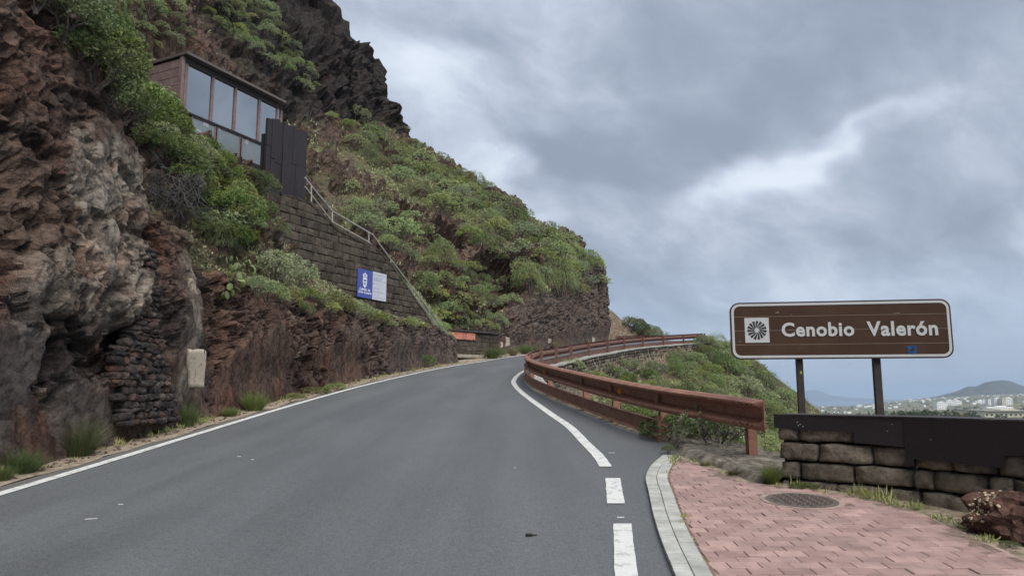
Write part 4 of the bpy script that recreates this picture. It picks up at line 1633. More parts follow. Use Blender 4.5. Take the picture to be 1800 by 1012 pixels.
# another guardrail further round the bend
R2 = [at_depth(1082, 593.5, 80), at_depth(1110, 592.8, 79.5), at_depth(1140, 592.5, 79), at_depth(1175, 592.5, 78)]
g2 = tag(empty('guardrail', R2[0]), 'short distant rusty guardrail beyond the bend, behind the end of the long one', 'guardrail')
R2 = np.array(R2)
for a, b in zip(R2[:-1], R2[1:]):
    dq = (b - a) / np.linalg.norm(b - a)
    sdv = np.array([dq[1], -dq[0], 0])
    for h, pr, nm in ((0, wbeam(.345), 'beam'), (-.45, cprof, 'lower_beam')):
        me = MB().sweep([(a - R2[0] + np.array([0, 0, h]), sdv, np.array([0, 0, 1.])), (b - R2[0] + np.array([0, 0, h]), sdv, np.array([0, 0, 1.]))], pr).mesh(nm, MATS['rust_far'])
        link(nm, me, g2)
    for f in (0.05, .55):
        q = a + (b - a) * f - R2[0]
        MB().box(q + sdv * .1 + np.array([0, 0, -.35]), (.1, .1, 1.1)).build('post', MATS['rust_far'], g2)

# ------------------------------------------------------------------ rubble retaining wall under the far guardrail
wy0, wy1 = 17.0, 61.0
pth0 = frame_path(np.arange(wy0, wy1, .5), .50, 0)
rub = tag(empty('retaining_wall', pth0[0][0]), 'dark rubble stone wall carrying the far stretch of guardrail above the gully', 'wall')
o3 = pth0[0][0]
prof_c = [(-.30, -2.3), (.0, -2.3), (.0, -.01), (-.30, -.01)]
MB().sweep([(p - o3, s, u) for p, s, u in pth0], prof_c).build('core', MATS['mortar'], rub)
prof_k = [(-.30, .0), (.05, .0), (.06, .03), (.05, .085), (-.30, .095)]
k_path = [(p - o3 + np.array([0, 0, .05 * float(perlin(np.array([[p[1] * .9, 1.1, 2.2]]))[0])]), s, u) for p, s, u in pth0]
MB().sweep(k_path, prof_k).build('coping', MATS['concrete'], rub)
mb = MB()
mp = MB()
ysf = np.linspace(wy0, wy1 - .6, 900)
cen = frame_path(ysf, .50, 0)
arc = np.concatenate([[0], np.cumsum([np.linalg.norm(cen[i + 1][0][:2] - cen[i][0][:2]) for i in range(len(cen) - 1)])])
rg = np.random.default_rng(8)
z = -.03
while z > -2.2:
    h = rg.uniform(.16, .26)
    s = rg.uniform(0, .2)
    while s < arc[-1] - .3:
        w = rg.uniform(.13, .34)
        i = int(np.searchsorted(arc, s + w / 2))
        p, sd_, u = cen[min(i, len(cen) - 1)]
        tdir = np.cross(u, sd_)
        tdir = -tdir if tdir[1] < 0 else tdir
        poly = []
        nn = rg.integers(5, 7)
        for a in np.linspace(0, 2 * math.pi, nn, endpoint=False) + rg.uniform(0, 1):
            poly.append((w / 2 * .97 * np.clip(1.25 * math.cos(a), -1, 1) * rg.uniform(.8, 1), z - h / 2 + h / 2 * .97 * np.clip(1.25 * math.sin(a), -1, 1) * rg.uniform(.8, 1)))
        q = stone_from_poly(np.array(poly), tdir, (0, 0, 1), p - o3 + sd_ * .0, .06, .0, .02, .015, .0)
        N = np.cross(tdir, (0, 0, 1))
        q = q.v[0] + sd_ * (rg.uniform(.0, .05)) if N @ sd_ > 0 else q.v[0]
        tgt = mp if rg.uniform() < .22 else mb
        m_ = len(poly)
        Q = [[j, (j + 1) % m_, m_ + (j + 1) % m_, m_ + j] for j in range(m_)] + [[m_ + j, m_ + (j + 1) % m_, 2 * m_ + (j + 1) % m_, 2 * m_ + j] for j in range(m_)]
        tgt.add(q, Q, [[2 * m_ + j, 2 * m_ + (j + 1) % m_, 3 * m_] for j in range(m_)])
        s += w
    z -= h
tag(mb.build('rubble', simple('rubble_stone', (.075, .062, .052), .95, var=.5, scale=3.5, spec=.12, dirt=(.13, .105, .085, .7), dirt_scale=2.6), rub), kind='stuff')
tag(mp.build('pale_rubble', simple('rubble_pale', (.19, .165, .135), .95, var=.4, scale=3.5, spec=.12), rub), kind='stuff')

# scraps on the carriageway
mb = MB()
for (px, py, L, w, a) in ((160, 912, .09, .012, .5), (212, 887, .04, .012, .3), (420, 803, .05, .016, .9), (443, 808, .04, .014, .6), (1091, 910, .06, .02, 0), (1075, 796, .08, .014, .1), (905, 823, .02, .015, .2)):
    P = ground_at(px, py)
    c_, s_ = math.cos(a), math.sin(a)
    mb.box((P[0], P[1], g1(P[1]) + .004), (L, w, .004), M=[[c_, -s_, 0], [s_, c_, 0], [0, .07, 1]])
tag(mb.build('paint_chips', MATS['road_paint'], road), kind='stuff')
P = ground_at(930, 945)
mb = MB()
mb.box((0, 0, .012), (.055, .026, .022), bev=.006)
mb.tube([(.02, 0, .012), (.06, .012, .010)], .006, 5)
o = mb.build('debris', MATS['black_paint'], loc=(P[0], P[1], g1(P[1])))
tag(o, 'small black scrap lying on the road in front of the dashes', 'debris')


# ------------------------------------------------------------------ stone retaining wall with the notice board
WA = np.array([-8.45, 23.9])
wd = np.array([.452, .892])
wd /= np.linalg.norm(wd)
WN = np.array([wd[1], -wd[0]])                     # towards the road
top_px = [(455, 335), (520, 345), (543, 357), (592, 405), (660, 438), (690, 470), (713, 503), (735, 535), (760, 572)]
top_sz = np.array([plane_hit(px, py, WA, wd)[:2] for px, py in top_px])
bot_px = [(455, 455), (520, 480), (585, 515), (630, 545), (700, 560), (765, 585)]
bot_sz = np.array([plane_hit(px, py, WA, wd)[:2] for px, py in bot_px])
hw0 = np.array([WA[0], WA[1], 5.0])
hwall = tag(empty('retaining_wall', hw0), 'tall stepped wall of squared dark stones below the glazed lookout', 'wall')
A3w, B3w = np.array([wd[0], wd[1], 0]), np.array([0, 0, 1.0])
if np.cross(A3w, B3w)[:2] @ WN < 0:
    raise RuntimeError('wall frame')
s0, s1 = top_sz[0, 0], top_sz[-1, 0]
rg = np.random.default_rng(21)
ztop = lambda s: np.interp(s, top_sz[:, 0], top_sz[:, 1])
zbot = lambda s: np.interp(s, bot_sz[:, 0], bot_sz[:, 1]) - .35
z = float(bot_sz[:, 1].min()) - .4
nblk = 0
while z < top_sz[:, 1].max():
    h = rg.uniform(.21, .32)
    s = s0 + rg.uniform(-.4, 0)
    while s < s1:
        w = rg.uniform(.24, .56) * (1.0 if rg.uniform() < .8 else .6)
        a, b = s, min(s + w, s1)
        mid = (a + b) / 2
        if b - a > .06 and z + h > zbot(mid) and z < ztop(mid) - .03:
            poly = np.array([[a + .008, z + .007], [b - .008, z + .007], [b - .008, z + h - .007], [a + .008, z + h - .007]])
            poly += rg.normal(0, .009, poly.shape)
            ta, tb = ztop(a), ztop(b)
            e = np.array([b - a, tb - ta])
            poly = clip_poly(poly, np.array([a, ta]), np.array([e[1], -e[0]]) / np.linalg.norm(e))
            if len(poly) >= 3:
                c = poly.mean(0)
                O = np.array([WA[0] + wd[0] * c[0], WA[1] + wd[1] * c[0], c[1]]) - hw0
                mb = stone_from_poly(poly - c, A3w, B3w, (0, 0, 0), .12, rg.uniform(.0, .035), .018, .012, .006, rg)
                mb.build('stone', MATS['hill_block'], hwall, loc=O)
                nblk += 1
        s += w
    z += h
pl = np.concatenate([np.stack([top_sz[:, 0], top_sz[:, 1] - .01], 1)[::-1], np.stack([[s0, s1], [float(bot_sz[:, 1].min()) - .8] * 2], 1)])
MB().prism(pl, A3w, B3w, np.array([WA[0], WA[1], 0]) - hw0, -.45, -.03).build('core', MATS['mortar'], hwall)
# sloping coping along the top
mb = MB()
for (a, b) in zip(top_sz[2:-1], top_sz[3:]):
    L = np.linalg.norm(b - a)
    n = max(1, int(L / .7))
    for k in range(n):
        p, q = a + (b - a) * (k / n) + (b - a) / L * .006, a + (b - a) * ((k + 1) / n) - (b - a) / L * .006
        pp = np.array([p, q, q + [0, .11], p + [0, .11]])
        c = pp.mean(0)
        MB().prism(pp - c, A3w, B3w, (0, 0, 0), -.42, .03).build('coping_stone', MATS['hill_block'], hwall, loc=np.array([WA[0] + wd[0] * c[0], WA[1] + wd[1] * c[0], c[1]]) - hw0)

# notice board
BA = WA + WN * .075
c00 = plane_hit(627.5, 521, BA, wd)
c10 = plane_hit(678.5, 528, BA, wd)
c01 = plane_hit(627.5, 470.5, BA, wd)
bw = c10[0] - c00[0]
bh = c01[1] - c00[1]
bz = c00[1]
board = empty('notice_board', (c00[2][0], c00[2][1], bz), math.atan2(wd[1], wd[0]))
tag(board, 'blue and white notice board with a crest fixed to the stone wall', 'notice board')
MB().box((bw * .253, .01, bh / 2), (bw * .506 - .004, .03, bh)).build('blue_panel', MATS['blue_panel'], board)
wp = MB().box((bw * .755, .01, bh / 2), (bw * .49 - .004, .03, bh)).build('white_panel', MATS['white_panel'], board)
# printed lines on the white half (too small to read in the photograph)
mb = MB()
rg = np.random.default_rng(4)
for (z0, x0, x1, th) in ((.90, .04, .88, .020), (.80, .04, .62, .014), (.765, .04, .70, .014), (.73, .04, .55, .012), (.69, .04, .95, .016), (.58, .16, .30, .014), (.42, .06, .55, .010), (.39, .06, .50, .010),
                         (.30, .06, .75, .012), (.27, .06, .80, .012), (.18, .06, .45, .010), (.08, .10, .80, .010)):
    x = x0
    while x < x1:
        w = rg.uniform(.02, .07)
        mb.box((bw * (.51 + .485 * (x + w / 2)), -.0062, bh * z0), (bw * .485 * w, .0016, bh * th))
        x += w + .015
mb.box((bw * (.51 + .485 * .07), -.0062, bh * .58), (bw * .03, .0016, bh * .06))
tag(mb.build('small_print', MATS['panel_print'], wp), kind='stuff')
for txt, xc, zb, ww in (('Cabildo de', .25, .262, .36), ('Gran Canaria', .255, .158, .44)):
    me, mx, mw, y0, y1 = text_mesh(txt, 1.0, .03, 0, MATS['panel_text'])
    V = np.array([v.co[:] for v in me.vertices])
    V[:, 0] = (V[:, 0] - mx - mw / 2) / mw * bw * ww
    V[:, 1] = V[:, 1] / .7 * bh * .082
    me.vertices.foreach_set('co', V.astype(np.float32).ravel())
    link('lettering', me, board, (bw * xc, -.0064, bh * zb), (math.pi / 2, 0, 0))
mb = MB()
cq = lambda u, v: (bw * .245 + u * bw * .075, bh * .60 + v * bh * .16)
shield = [cq(*p) for p in ((-.9, .75), (.9, .75), (.9, -.5), (.55, -1.2), (0, -1.55), (-.55, -1.2), (-.9, -.5))]
crown = [cq(*p) for p in ((-.85, .85), (.85, .85), (1.0, 1.35), (.5, 1.6), (.12, 1.62), (.12, 1.95), (-.12, 1.95), (-.12, 1.62), (-.5, 1.6), (-1.0, 1.35))]
mb.prism(shield, AX, BZ, (0, 0, 0), .005, .0066)
mb.prism(crown, AX, BZ, (0, 0, 0), .005, .0066)
cr = mb.build('crest', MATS['panel_text'], board)
mb = MB()
for pl in ([(-.5, .3), (.5, .3), (.5, -.1), (-.5, -.1)], [(-.55, -.3), (-.15, -.3), (-.15, -1.0), (-.4, -.8)], [(.15, -.3), (.55, -.3), (.4, -.8), (.15, -1.0)], [(-.5, 1.1), (.5, 1.1), (.4, 1.35), (-.4, 1.35)]):
    mb.prism([cq(*p) for p in pl], AX, BZ, (0, 0, 0), .0072, .0082)
tag(mb.build('crest_marks', MATS['blue_panel'], cr), kind='stuff')

# stair handrail above the wall
HA = WA - WN * .35
up_px = [(536, 312), (541, 319), (584, 371), (655, 412.5), (687, 456), (723, 503), (757, 548), (787, 588), (793, 602), (794, 612)]
lo_px = [(536, 328), (584, 390), (650, 427), (668, 447), (721, 511), (750, 549), (780, 588)]
up = [plane_hit(px, py, HA, wd)[2] for px, py in up_px]
lo = [plane_hit(px, py, HA, wd)[2] for px, py in lo_px]
hr = tag(empty('stair_handrail', up[-1]), 'thin metal handrail running down the stairs along the top of the wall', 'handrail')
MB().tube([p - up[-1] for p in up], .032, 6).build('top_rail', MATS['galvanised'], hr)
MB().tube([p - up[-1] for p in lo], .03, 6).build('lower_rail', MATS['galvanised'], hr)
for px in (547, 584, 648, 687, 724, 755):
    zt = np.interp(px, [p[0] for p in up_px], [p[1] for p in up_px])
    zb = np.interp(px, [p[0] for p in lo_px], [p[1] for p in lo_px]) + 9
    MB().tube([plane_hit(px, zt, HA, wd)[2] - up[-1], plane_hit(px + .5, zb + 14, HA, wd)[2] - up[-1]], .026, 6).build('baluster', MATS['galvanised'], hr)
# old pole handrail higher up on the left
pa = [hit(px, py, which='hill') for px, py in ((128, 28), (180, 70), (222, 100))]
pv = [np.array(h[0]) * .96 + np.array([0, 0, CAM_H * .04]) for h in pa]
pr = tag(empty('wooden_handrail', pv[-1]), 'weathered pole handrail on the slope left of the lookout', 'handrail')
MB().tube([p - pv[-1] for p in pv], .03, 6).build('rail', MATS['wood_frame'], pr)
for k in (1, 2):
    MB().tube([pv[k] - pv[-1], pv[k] - pv[-1] + np.array([-.02, .03, -.7])], .03, 6).build('post', MATS['wood_frame'], pr)

# ------------------------------------------------------------------ glazed lookout
FD = np.array([.4226, .9063])                      # along the front
FN = np.array([FD[1], -FD[0]])                     # out of the front, towards the road
D0 = 24.0
FA = at_depth(322, 97, D0)[:2]
LW = .171 * D0 / FD[1]                             # length of the front
zf = lambda py: plane_hit(323, py, FA, FD)[1]
z_roof, z_wtop, z_mid, z_bot = zf(96), zf(111), zf(196), zf(243)
FLOOR = z_bot - .05
look = tag(empty('lookout', (FA[0], FA[1], FLOOR), math.atan2(FD[1], FD[0])), 'small glazed lookout with timber frames high on the slope', 'building')
# local: x along the front, -y out of the front, z up from the floor
Hh = z_roof - FLOOR
DEP = 2.9
wmid, wtop = z_mid - FLOOR, z_wtop - FLOOR
pos = [0.0, .268, .512, .752, .985]
pos = [plane_hit(px, 150, FA, FD)[0] for px in (323, 373.5, 414.5, 457.5, 496)]
for k, x in enumerate(pos):
    MB().box((x + (.05 if k == 0 else 0), .0, (wtop + wmid) / 2), (.13 if k == 0 else .10, .10, wtop - wmid), bev=.006).build('mullion', MATS['wood_frame'], look)
for k in range(4):
    xa, xb = pos[k] + (.12 if k == 0 else .055), pos[k + 1] - .055
    MB().box(((xa + xb) / 2, .01, (wtop + wmid) / 2), (xb - xa, .012, wtop - wmid - .02)).build('window_pane', MATS['window_glass'], look)
MB().box((LW / 2, .0, wtop + (Hh - .10 - wtop) / 2), (LW + .06, .11, Hh - .10 - wtop), bev=.006).build('head_beam', simple('dark_timber', (.055, .045, .043), .7, var=.2, scale=6), look)
MB().box((LW / 2, -.03, wmid - .03), (LW + .02, .16, .075), bev=.006).build('sill_beam', MATS['dark_steel'], look)
low = [plane_hit(px, 220, FA + FN * .06, FD)[0] for px in (334, 380.5, 424.5, 464)]
for k in range(3):
    xa, xb = low[k] + .03, low[k + 1] - .03
    fr = MB()
    za, zb = .06, wmid - .08
    for (cx, cz, sx_, sz_) in (((xa + xb) / 2, za, xb - xa, .045), ((xa + xb) / 2, zb, xb - xa, .035), (xa + .02, (za + zb) / 2, .04, zb - za), (xb - .02, (za + zb) / 2, .04, zb - za)):
        fr.box((cx, -.06, cz), (sx_, .05, sz_))
    f = fr.build('parapet_pane', MATS['wood_frame'], look)
    MB().box(((xa + xb) / 2, -.055, (za + zb) / 2), (xb - xa - .07, .01, zb - za - .07)).build('glass', MATS['pale_glass'], f)
    MB().box((xb + .03, -.06, (za + zb) / 2), (.035, .07, zb - za + .08)).build('parapet_post', MATS['dark_steel'], look)
MB().box((LW / 2 - .05, DEP / 2 - .08, -.05), (LW + .3, DEP + .2, .18), bev=.01).build('floor_slab', MATS['dark_steel'], look)
MB().box((LW / 2, DEP / 2 + .15, -1.6), (LW, DEP - .1, 2.9)).build('plinth', simple('plinth_render', (.045, .04, .037), .9, var=.3, scale=3), look)
# roof with overhang, falling slightly to the back
MB().add([[-.10, -.30, Hh - .07], [LW + .22, -.30, Hh - .07], [LW + .22, DEP, Hh - .16], [-.10, DEP, Hh - .16],
          [-.10, -.30, Hh + .02], [LW + .22, -.30, Hh + .02], [LW + .22, DEP, Hh - .05], [-.10, DEP, Hh - .05]],
         [[0, 1, 2, 3], [4, 5, 6, 7], [0, 1, 5, 4], [1, 2, 6, 5], [2, 3, 7, 6], [3, 0, 4, 7]]).build('roof', MATS['roof_metal'], look)
# boarded side wall
nb = 9
for k in range(nb):
    za, zb = k * (Hh - .16) / nb, (k + 1) * (Hh - .16) / nb - .014
    MB().box((-.02, DEP / 2 + .03, (za + zb) / 2), (.05, DEP - .1, zb - za), bev=.005).build('side_board', MATS['wood_frame'], look)
MB().box((-.01, -.01, Hh / 2 - .05), (.12, .13, Hh - .10), bev=.008).build('corner_post', MATS['wood_frame'], look)
MB().box((LW + .04, .02, Hh / 2 - .05), (.09, .10, Hh - .10), bev=.008).build('corner_post', MATS['wood_frame'], look)
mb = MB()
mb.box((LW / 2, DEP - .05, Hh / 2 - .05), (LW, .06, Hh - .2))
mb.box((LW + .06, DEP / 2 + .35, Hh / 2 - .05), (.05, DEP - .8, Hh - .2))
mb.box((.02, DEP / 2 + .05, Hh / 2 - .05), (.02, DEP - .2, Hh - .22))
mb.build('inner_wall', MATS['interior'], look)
for (px, py, w, h, rz) in ((362, 218, .24, .20, 0), (434, 249, .15, .22, .3), (386, 224, .05, .28, 0), (350, 230, .22, .08, .1)):
    s, z, P = plane_hit(px, py, FA + FN * .064, FD)
    MB().box((s, -.064, z - FLOOR), (w, .004, h), M=Matrix.Rotation(rz, 3, 'Y')).build('pinned_sheet', simple('faded_paper', (.34, .37, .38), .6, var=.05), look)
MB().box((plane_hit(449, 225, FA - FN * .3, FD)[0], .3, wmid + .35), (.18, .18, .9)).build('dark_reflection', MATS['interior'], look)  # dark box added behind the pane, standing in for a dark reflection

# steel screen beside it
SA2 = at_depth(466, 300, 25.3)[:2]
zs = lambda px, py: plane_hit(px, py, SA2, FD)
scr = tag(empty('steel_screen', (SA2[0], SA2[1], zs(466, 345)[1]), math.atan2(FD[1], FD[0])), 'dark purple-brown screen of upright steel planks hanging beside the lookout', 'screen')
zr0 = zs(466, 345)[1]
xs = [zs(px, 300)[0] for px in (465, 473, 480, 487, 493, 500, 506, 512, 518, 524, 530, 536)]
tops = [206, 207, 207, 213, 213, 220, 220, 222, 228, 228, 231]
bots = [345, 343, 344, 345, 350, 350, 351, 352, 357, 356, 358]
rg = np.random.default_rng(9)
for k in range(11):
    a, b = xs[k] + .002, xs[k + 1] - .002
    zt = zs((466 + 7 * k), tops[k])[1] - zr0
    zb = zs((466 + 7 * k), bots[k])[1] - zr0
    dp = rg.choice([-.02, 0, .015, .008])
    zj = zt - (zt - zb) * rg.uniform(.25, .6)
    MB().box(((a + b) / 2, dp, (zt + zj) / 2 + .006), (b - a, .12, zt - zj - .008), bev=.006).build('plank', MATS['screen_steel'], scr)
    MB().box(((a + b) / 2, dp + rg.choice([-.014, .012]), (zj + zb) / 2), (b - a, .12, zj - zb), bev=.006).build('plank', MATS['screen_steel'], scr)
xw = xs[-1]
MB().box(((xs[0] + xw) / 2, .18, -.2 + 1.3), (xw - xs[0] - .05, .14, 2.4)).build('backing', MATS['black_paint'], scr)

# ------------------------------------------------------------------ block wall at the foot of the stairs
BWA, BWB = np.array([-3.75, 38.2]), np.array([-.75, 41.3])
bd = (BWB - BWA) / np.linalg.norm(BWB - BWA)
bn = np.array([bd[1], -bd[0]])
bl = np.linalg.norm(BWB - BWA)
zb0 = g1(39.5) - .1
zt0 = plane_hit(840, 582, BWA, bd)[1]
bwl = tag(empty('block_wall', (BWA[0], BWA[1], zb0), math.atan2(bd[1], bd[0])), 'low wall of squared brown blocks in the recess beyond the stairs', 'wall')
rg = np.random.default_rng(31)
nc = 6
hh = (zt0 - zb0 - .1) / nc
for r in range(nc):
    x = -rg.uniform(.1, .4)
    while x < bl:
        w = rg.uniform(.42, .7)
        a, b = max(x, 0), min(x + w, bl)
        if b - a > .08:
            mb = stone_from_poly(np.array([[a + .006, r * hh + .006], [b - .006, r * hh + .006], [b - .006, r * hh + hh - .006], [a + .006, r * hh + hh - .006]]) - np.array([(a + b) / 2, r * hh]),
                                 AX, BZ, (0, 0, 0), .12, rg.uniform(0, .012), .012, .004, .003, rg)
            mb.build('block', MATS['hill_block'], bwl, loc=((a + b) / 2, 0, r * hh))
        x += w
MB().box((bl / 2, .2, (zt0 - zb0 - .1) / 2), (bl - .02, .34, zt0 - zb0 - .1)).build('core', MATS['mortar'], bwl)
MB().box((bl / 2 + .02, .14, zt0 - zb0 - .05), (bl + .12, .56, .10), bev=.01).build('coping', simple('coping_dark', (.06, .052, .047), .9, var=.3, scale=5, bumpd=.01, spec=.15), bwl)
# return of the wall towards the hill
MB().box((bl - .13, .75, (zt0 - zb0) / 2 - .07), (.3, 1.2, zt0 - zb0 - .14)).build('return', MATS['hill_block'], bwl)
# concrete pad in the recess
pd = [ground_at(802, 634, .12), ground_at(856, 630, .12)]
pad = MB().box((bl * .25, -.55, .14), (bl * .62, .9, .18), bev=.02).build('pad', simple('pad_concrete', (.30, .26, .215), .95, var=.25, scale=6, spec=.15), bwl)
# salmon signboard fixed on it
q0, q1 = plane_hit(783, 590, BWA + bn * .05, bd), plane_hit(835, 590, BWA + bn * .05, bd)
zt_, zb_ = plane_hit(810, 583.5, BWA + bn * .05, bd)[1], plane_hit(810, 596, BWA + bn * .05, bd)[1]
sal = empty('signboard', (q0[2][0], q0[2][1], zb_), math.atan2(bd[1], bd[0]))
tag(sal, 'long salmon pink board with dark marks on the low block wall', 'sign')
sw_, sh_ = q1[0] - q0[0], zt_ - zb_
MB().box((sw_ / 2, 0, sh_ / 2), (sw_, .04, sh_), bev=.004).build('panel', MATS['salmon'], sal)
me, mx, mw, y0, y1 = text_mesh('C', 1.0, .02, 0, MATS['black_paint'])
V = np.array([v.co[:] for v in me.vertices])
V = (V - np.array([mx, 0, 0])) * sh_ * .36
me.vertices.foreach_set('co', V.astype(np.float32).ravel())
link('lettering', me, sal, (sw_ * .36, -.0225, sh_ * .40), (math.pi / 2, 0, 0))
mb = MB()
for (x, w, z0, z1) in ((.575, .012, .02, .98), (.61, .006, .1, .9), (.63, .03, .02, .12), (.66, .006, .1, .9), (.69, .022, .86, .98), (.93, .04, .02, .16), (.70, .008, .05, .9)):
    mb.box((sw_ * x, -.0215, sh_ * (z0 + z1) / 2), (sw_ * w, .002, sh_ * (z1 - z0)))
tag(mb.build('marks', MATS['black_paint'], sal), kind='stuff')


# ------------------------------------------------------------------ dry-stone buttress in the cutting
def seg_in(poly, x, y):
    ins = False
    n = len(poly)
    j = n - 1
    for i in range(n):
        xi, yi = poly[i]
        xj, yj = poly[j]
        if (yi > y) != (yj > y) and x < (xj - xi) * (y - yi) / (yj - yi) + xi:
            ins = not ins
        j = i
    return ins


butt_px = [(214, 752), (312, 742), (306, 660), (300, 600), (296, 560), (300, 505), (306, 470), (302, 440), (292, 438), (276, 470), (270, 505), (268, 540), (262, 560), (242, 590), (222, 610), (216, 660)]
BX0 = -5.50
bp0 = np.array([BX0, 11.6, g1(11.6)])
butt = tag(empty('dry_stone_buttress', bp0), 'narrow dry-stone infill of piled dark stones under the pale slab in the cutting', 'wall')
A_b = np.array([0, 1.0, 0])
bpoly = []
for px, py in butt_px:
    s, z, P = plane_hit(px, py, np.array([BX0, 0]), np.array([0, 1.0]))
    bpoly.append((P[1], P[2] - (P[2] - 1.2) * 0))
bpoly = np.array(bpoly)
rg = np.random.default_rng(12)
z = bpoly[:, 1].min() - .05


def dry_stone(w, h, dep, seed):
    bm = bmesh.new()
    bmesh.ops.create_icosphere(bm, subdivisions=2, radius=1.0)
    V = np.array([v.co[:] for v in bm.verts])
    V = np.sign(V) * np.abs(V) ** .72
    V = V * (1 + fbm(V * 1.3 + seed * 3.3, 3)[:, None] * .20)
    V *= np.array([dep, w / 2, h / 2])
    for v, p in zip(bm.verts, V):
        v.co = p
    me = bpy.data.meshes.new('stone')
    bm.to_mesh(me)
    bm.free()
    a = me.attributes.new('rock', 'FLOAT_COLOR', 'POINT')
    base = [np.array([.062, .054, .052]), np.array([.085, .060, .052]), np.array([.115, .098, .085]), np.array([.045, .042, .043])][int(rg.choice(4, p=[.5, .25, .12, .13]))]
    a.data.foreach_set('color', np.tile(np.append(base, 1).astype(np.float32), (len(V), 1)).ravel())
    me.materials.append(MATS['stone_dark'])
    return me


ns_ = 0
while z < bpoly[:, 1].max():
    h = rg.uniform(.055, .12)
    y = bpoly[:, 0].min() - rg.uniform(0, .1)
    while y < bpoly[:, 0].max():
        w = rg.uniform(.10, .27)
        if seg_in(bpoly, y + w / 2, z + h / 2):
            back = .26 * np.clip((z - bp0[2]) / 2.6, 0, 1)
            link('stone', dry_stone(w * 1.12, h * 1.25, rg.uniform(.10, .15), ns_), butt, (-back + rg.normal(0, .025) - .05, y + w / 2 - bp0[1], z + h / 2 - bp0[2]), (rg.normal(0, .1), rg.normal(0, .1), rg.normal(0, .12)))
            ns_ += 1
        y += w
    z += h

# cream-painted face on the rib beside it, and white-painted stones at the far cliff foot
def painted_rock(px0, py0, px1, py1, label, mat, grp=None):
    pts = []
    for (px, py) in ((px0, py0), (px1, py0 + 2), (px1, py1 - 2), (px0, py1)):
        h = hit(px, py, which='hill')
        if h is None:
            return None
        pts.append(np.array(h[0]))
    c = np.mean(pts, 0)
    nrm = np.array(hit((px0 + px1) / 2, (py0 + py1) / 2, which='hill')[1])
    V, Q = [], []
    nx, nz = 7, 11
    cam0 = np.array([0, 0, CAM_H])
    for j in range(nz):
        for i in range(nx):
            u, v = i / (nx - 1), j / (nz - 1)
            ue = u + .10 * float(perlin(np.array([[px0 + 1.3, v * 4.1, .5 + 3 * u]]))[0])
            ve = v + .06 * float(perlin(np.array([[u * 4.3 + px0, .2, 4.5 + v]]))[0])
            P = (pts[0] * (1 - ue) + pts[1] * ue) * (1 - ve) + (pts[3] * (1 - ue) + pts[2] * ue) * ve
            tp = np.linalg.norm(P - cam0)
            dr = (P - cam0) / tp
            loc, _, _, th_ = HILL_BVH.ray_cast(Vector(cam0), Vector(dr))
            tq = tp if loc is None else min(th_ - .015, tp + .03)
            V.append(cam0 + dr * (tq - .008 * float(fbm(P[None] * 9, 3)[0])) - c)
    Q = [[j * nx + i, j * nx + i + 1, (j + 1) * nx + i + 1, (j + 1) * nx + i] for j in range(nz - 1) for i in range(nx - 1)]
    n1 = len(V)
    back = [v - (cam0 - c) / np.linalg.norm(cam0 - c) * .25 for v in V]
    rim = [i for i in range(nx)] + [j * nx + nx - 1 for j in range(1, nz)] + [(nz - 1) * nx + i for i in range(nx - 2, -1, -1)] + [j * nx for j in range(nz - 2, 0, -1)]
    Q2 = [[a, b, b + n1, a + n1] for a, b in zip(rim, rim[1:] + rim[:1])]
    me = MB().add(np.array(V + back), Q + Q2).mesh('painted_stone', mat, True)
    o = link('painted_stone', me, loc=c)
    tag(o, label, 'painted stone', grp)
    return o


painted_rock(330, 613, 361, 682, 'cream painted rock face beside the dry-stone infill in the cutting', MATS['cream_paint'])
painted_rock(889, 592, 896, 609, 'tall cream painted stone between grass tufts at the far cliff foot', MATS['white_paint'])
painted_rock(964, 594, 969, 604, 'whitish painted stone near the middle of the far cliff foot', MATS['white_paint'])
painted_rock(1041, 592, 1046, 604, 'rectangular white painted stone at the far cliff foot', MATS['white_paint'])
painted_rock(1067, 588, 1070, 600, 'thin white painted stone at the very corner of the cliff', MATS['white_paint'])
painted_rock(880, 600, 884, 612, 'small pale painted stone beside the low block wall', MATS['white_paint'])


# ------------------------------------------------------------------ foliage
def leaf_mat(name, a, b, c=None, trans=.28, rough=.6):
    m = bpy.data.materials.new(name)
    m.use_nodes = True
    t = NT(m.node_tree)
    MATS[name] = m
    out = t.n('ShaderNodeOutputMaterial')
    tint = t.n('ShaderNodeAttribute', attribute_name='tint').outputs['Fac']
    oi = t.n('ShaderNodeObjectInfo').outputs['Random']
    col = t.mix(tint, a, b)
    if c:
        col = t.mix(t.ramp(tint, .86, .97), col, c)
    hsv = t.n('ShaderNodeHueSaturation', i={'Hue': t.ramp(oi, 0, 1, .478, .522, False), 'Saturation': t.ramp(t.math('FRACT', t.math('MULTIPLY', oi, 7.3)), 0, 1, .72, 1.05, False),
                                            'Value': t.ramp(t.math('FRACT', t.math('MULTIPLY', oi, 3.7)), 0, 1, .68, 1.25, False), 'Color': col})
    d = t.n('ShaderNodeBsdfPrincipled', i={'Base Color': hsv.outputs[0], 'Roughness': rough})
    d.inputs['Specular IOR Level'].default_value = .25
    tl = t.n('ShaderNodeBsdfTranslucent', i={'Color': hsv.outputs[0]})
    mx = t.n('ShaderNodeMixShader', i={0: trans, 1: d.outputs[0], 2: tl.outputs[0]})
    t.t.links.new(mx.outputs[0], out.inputs[0])
    return m


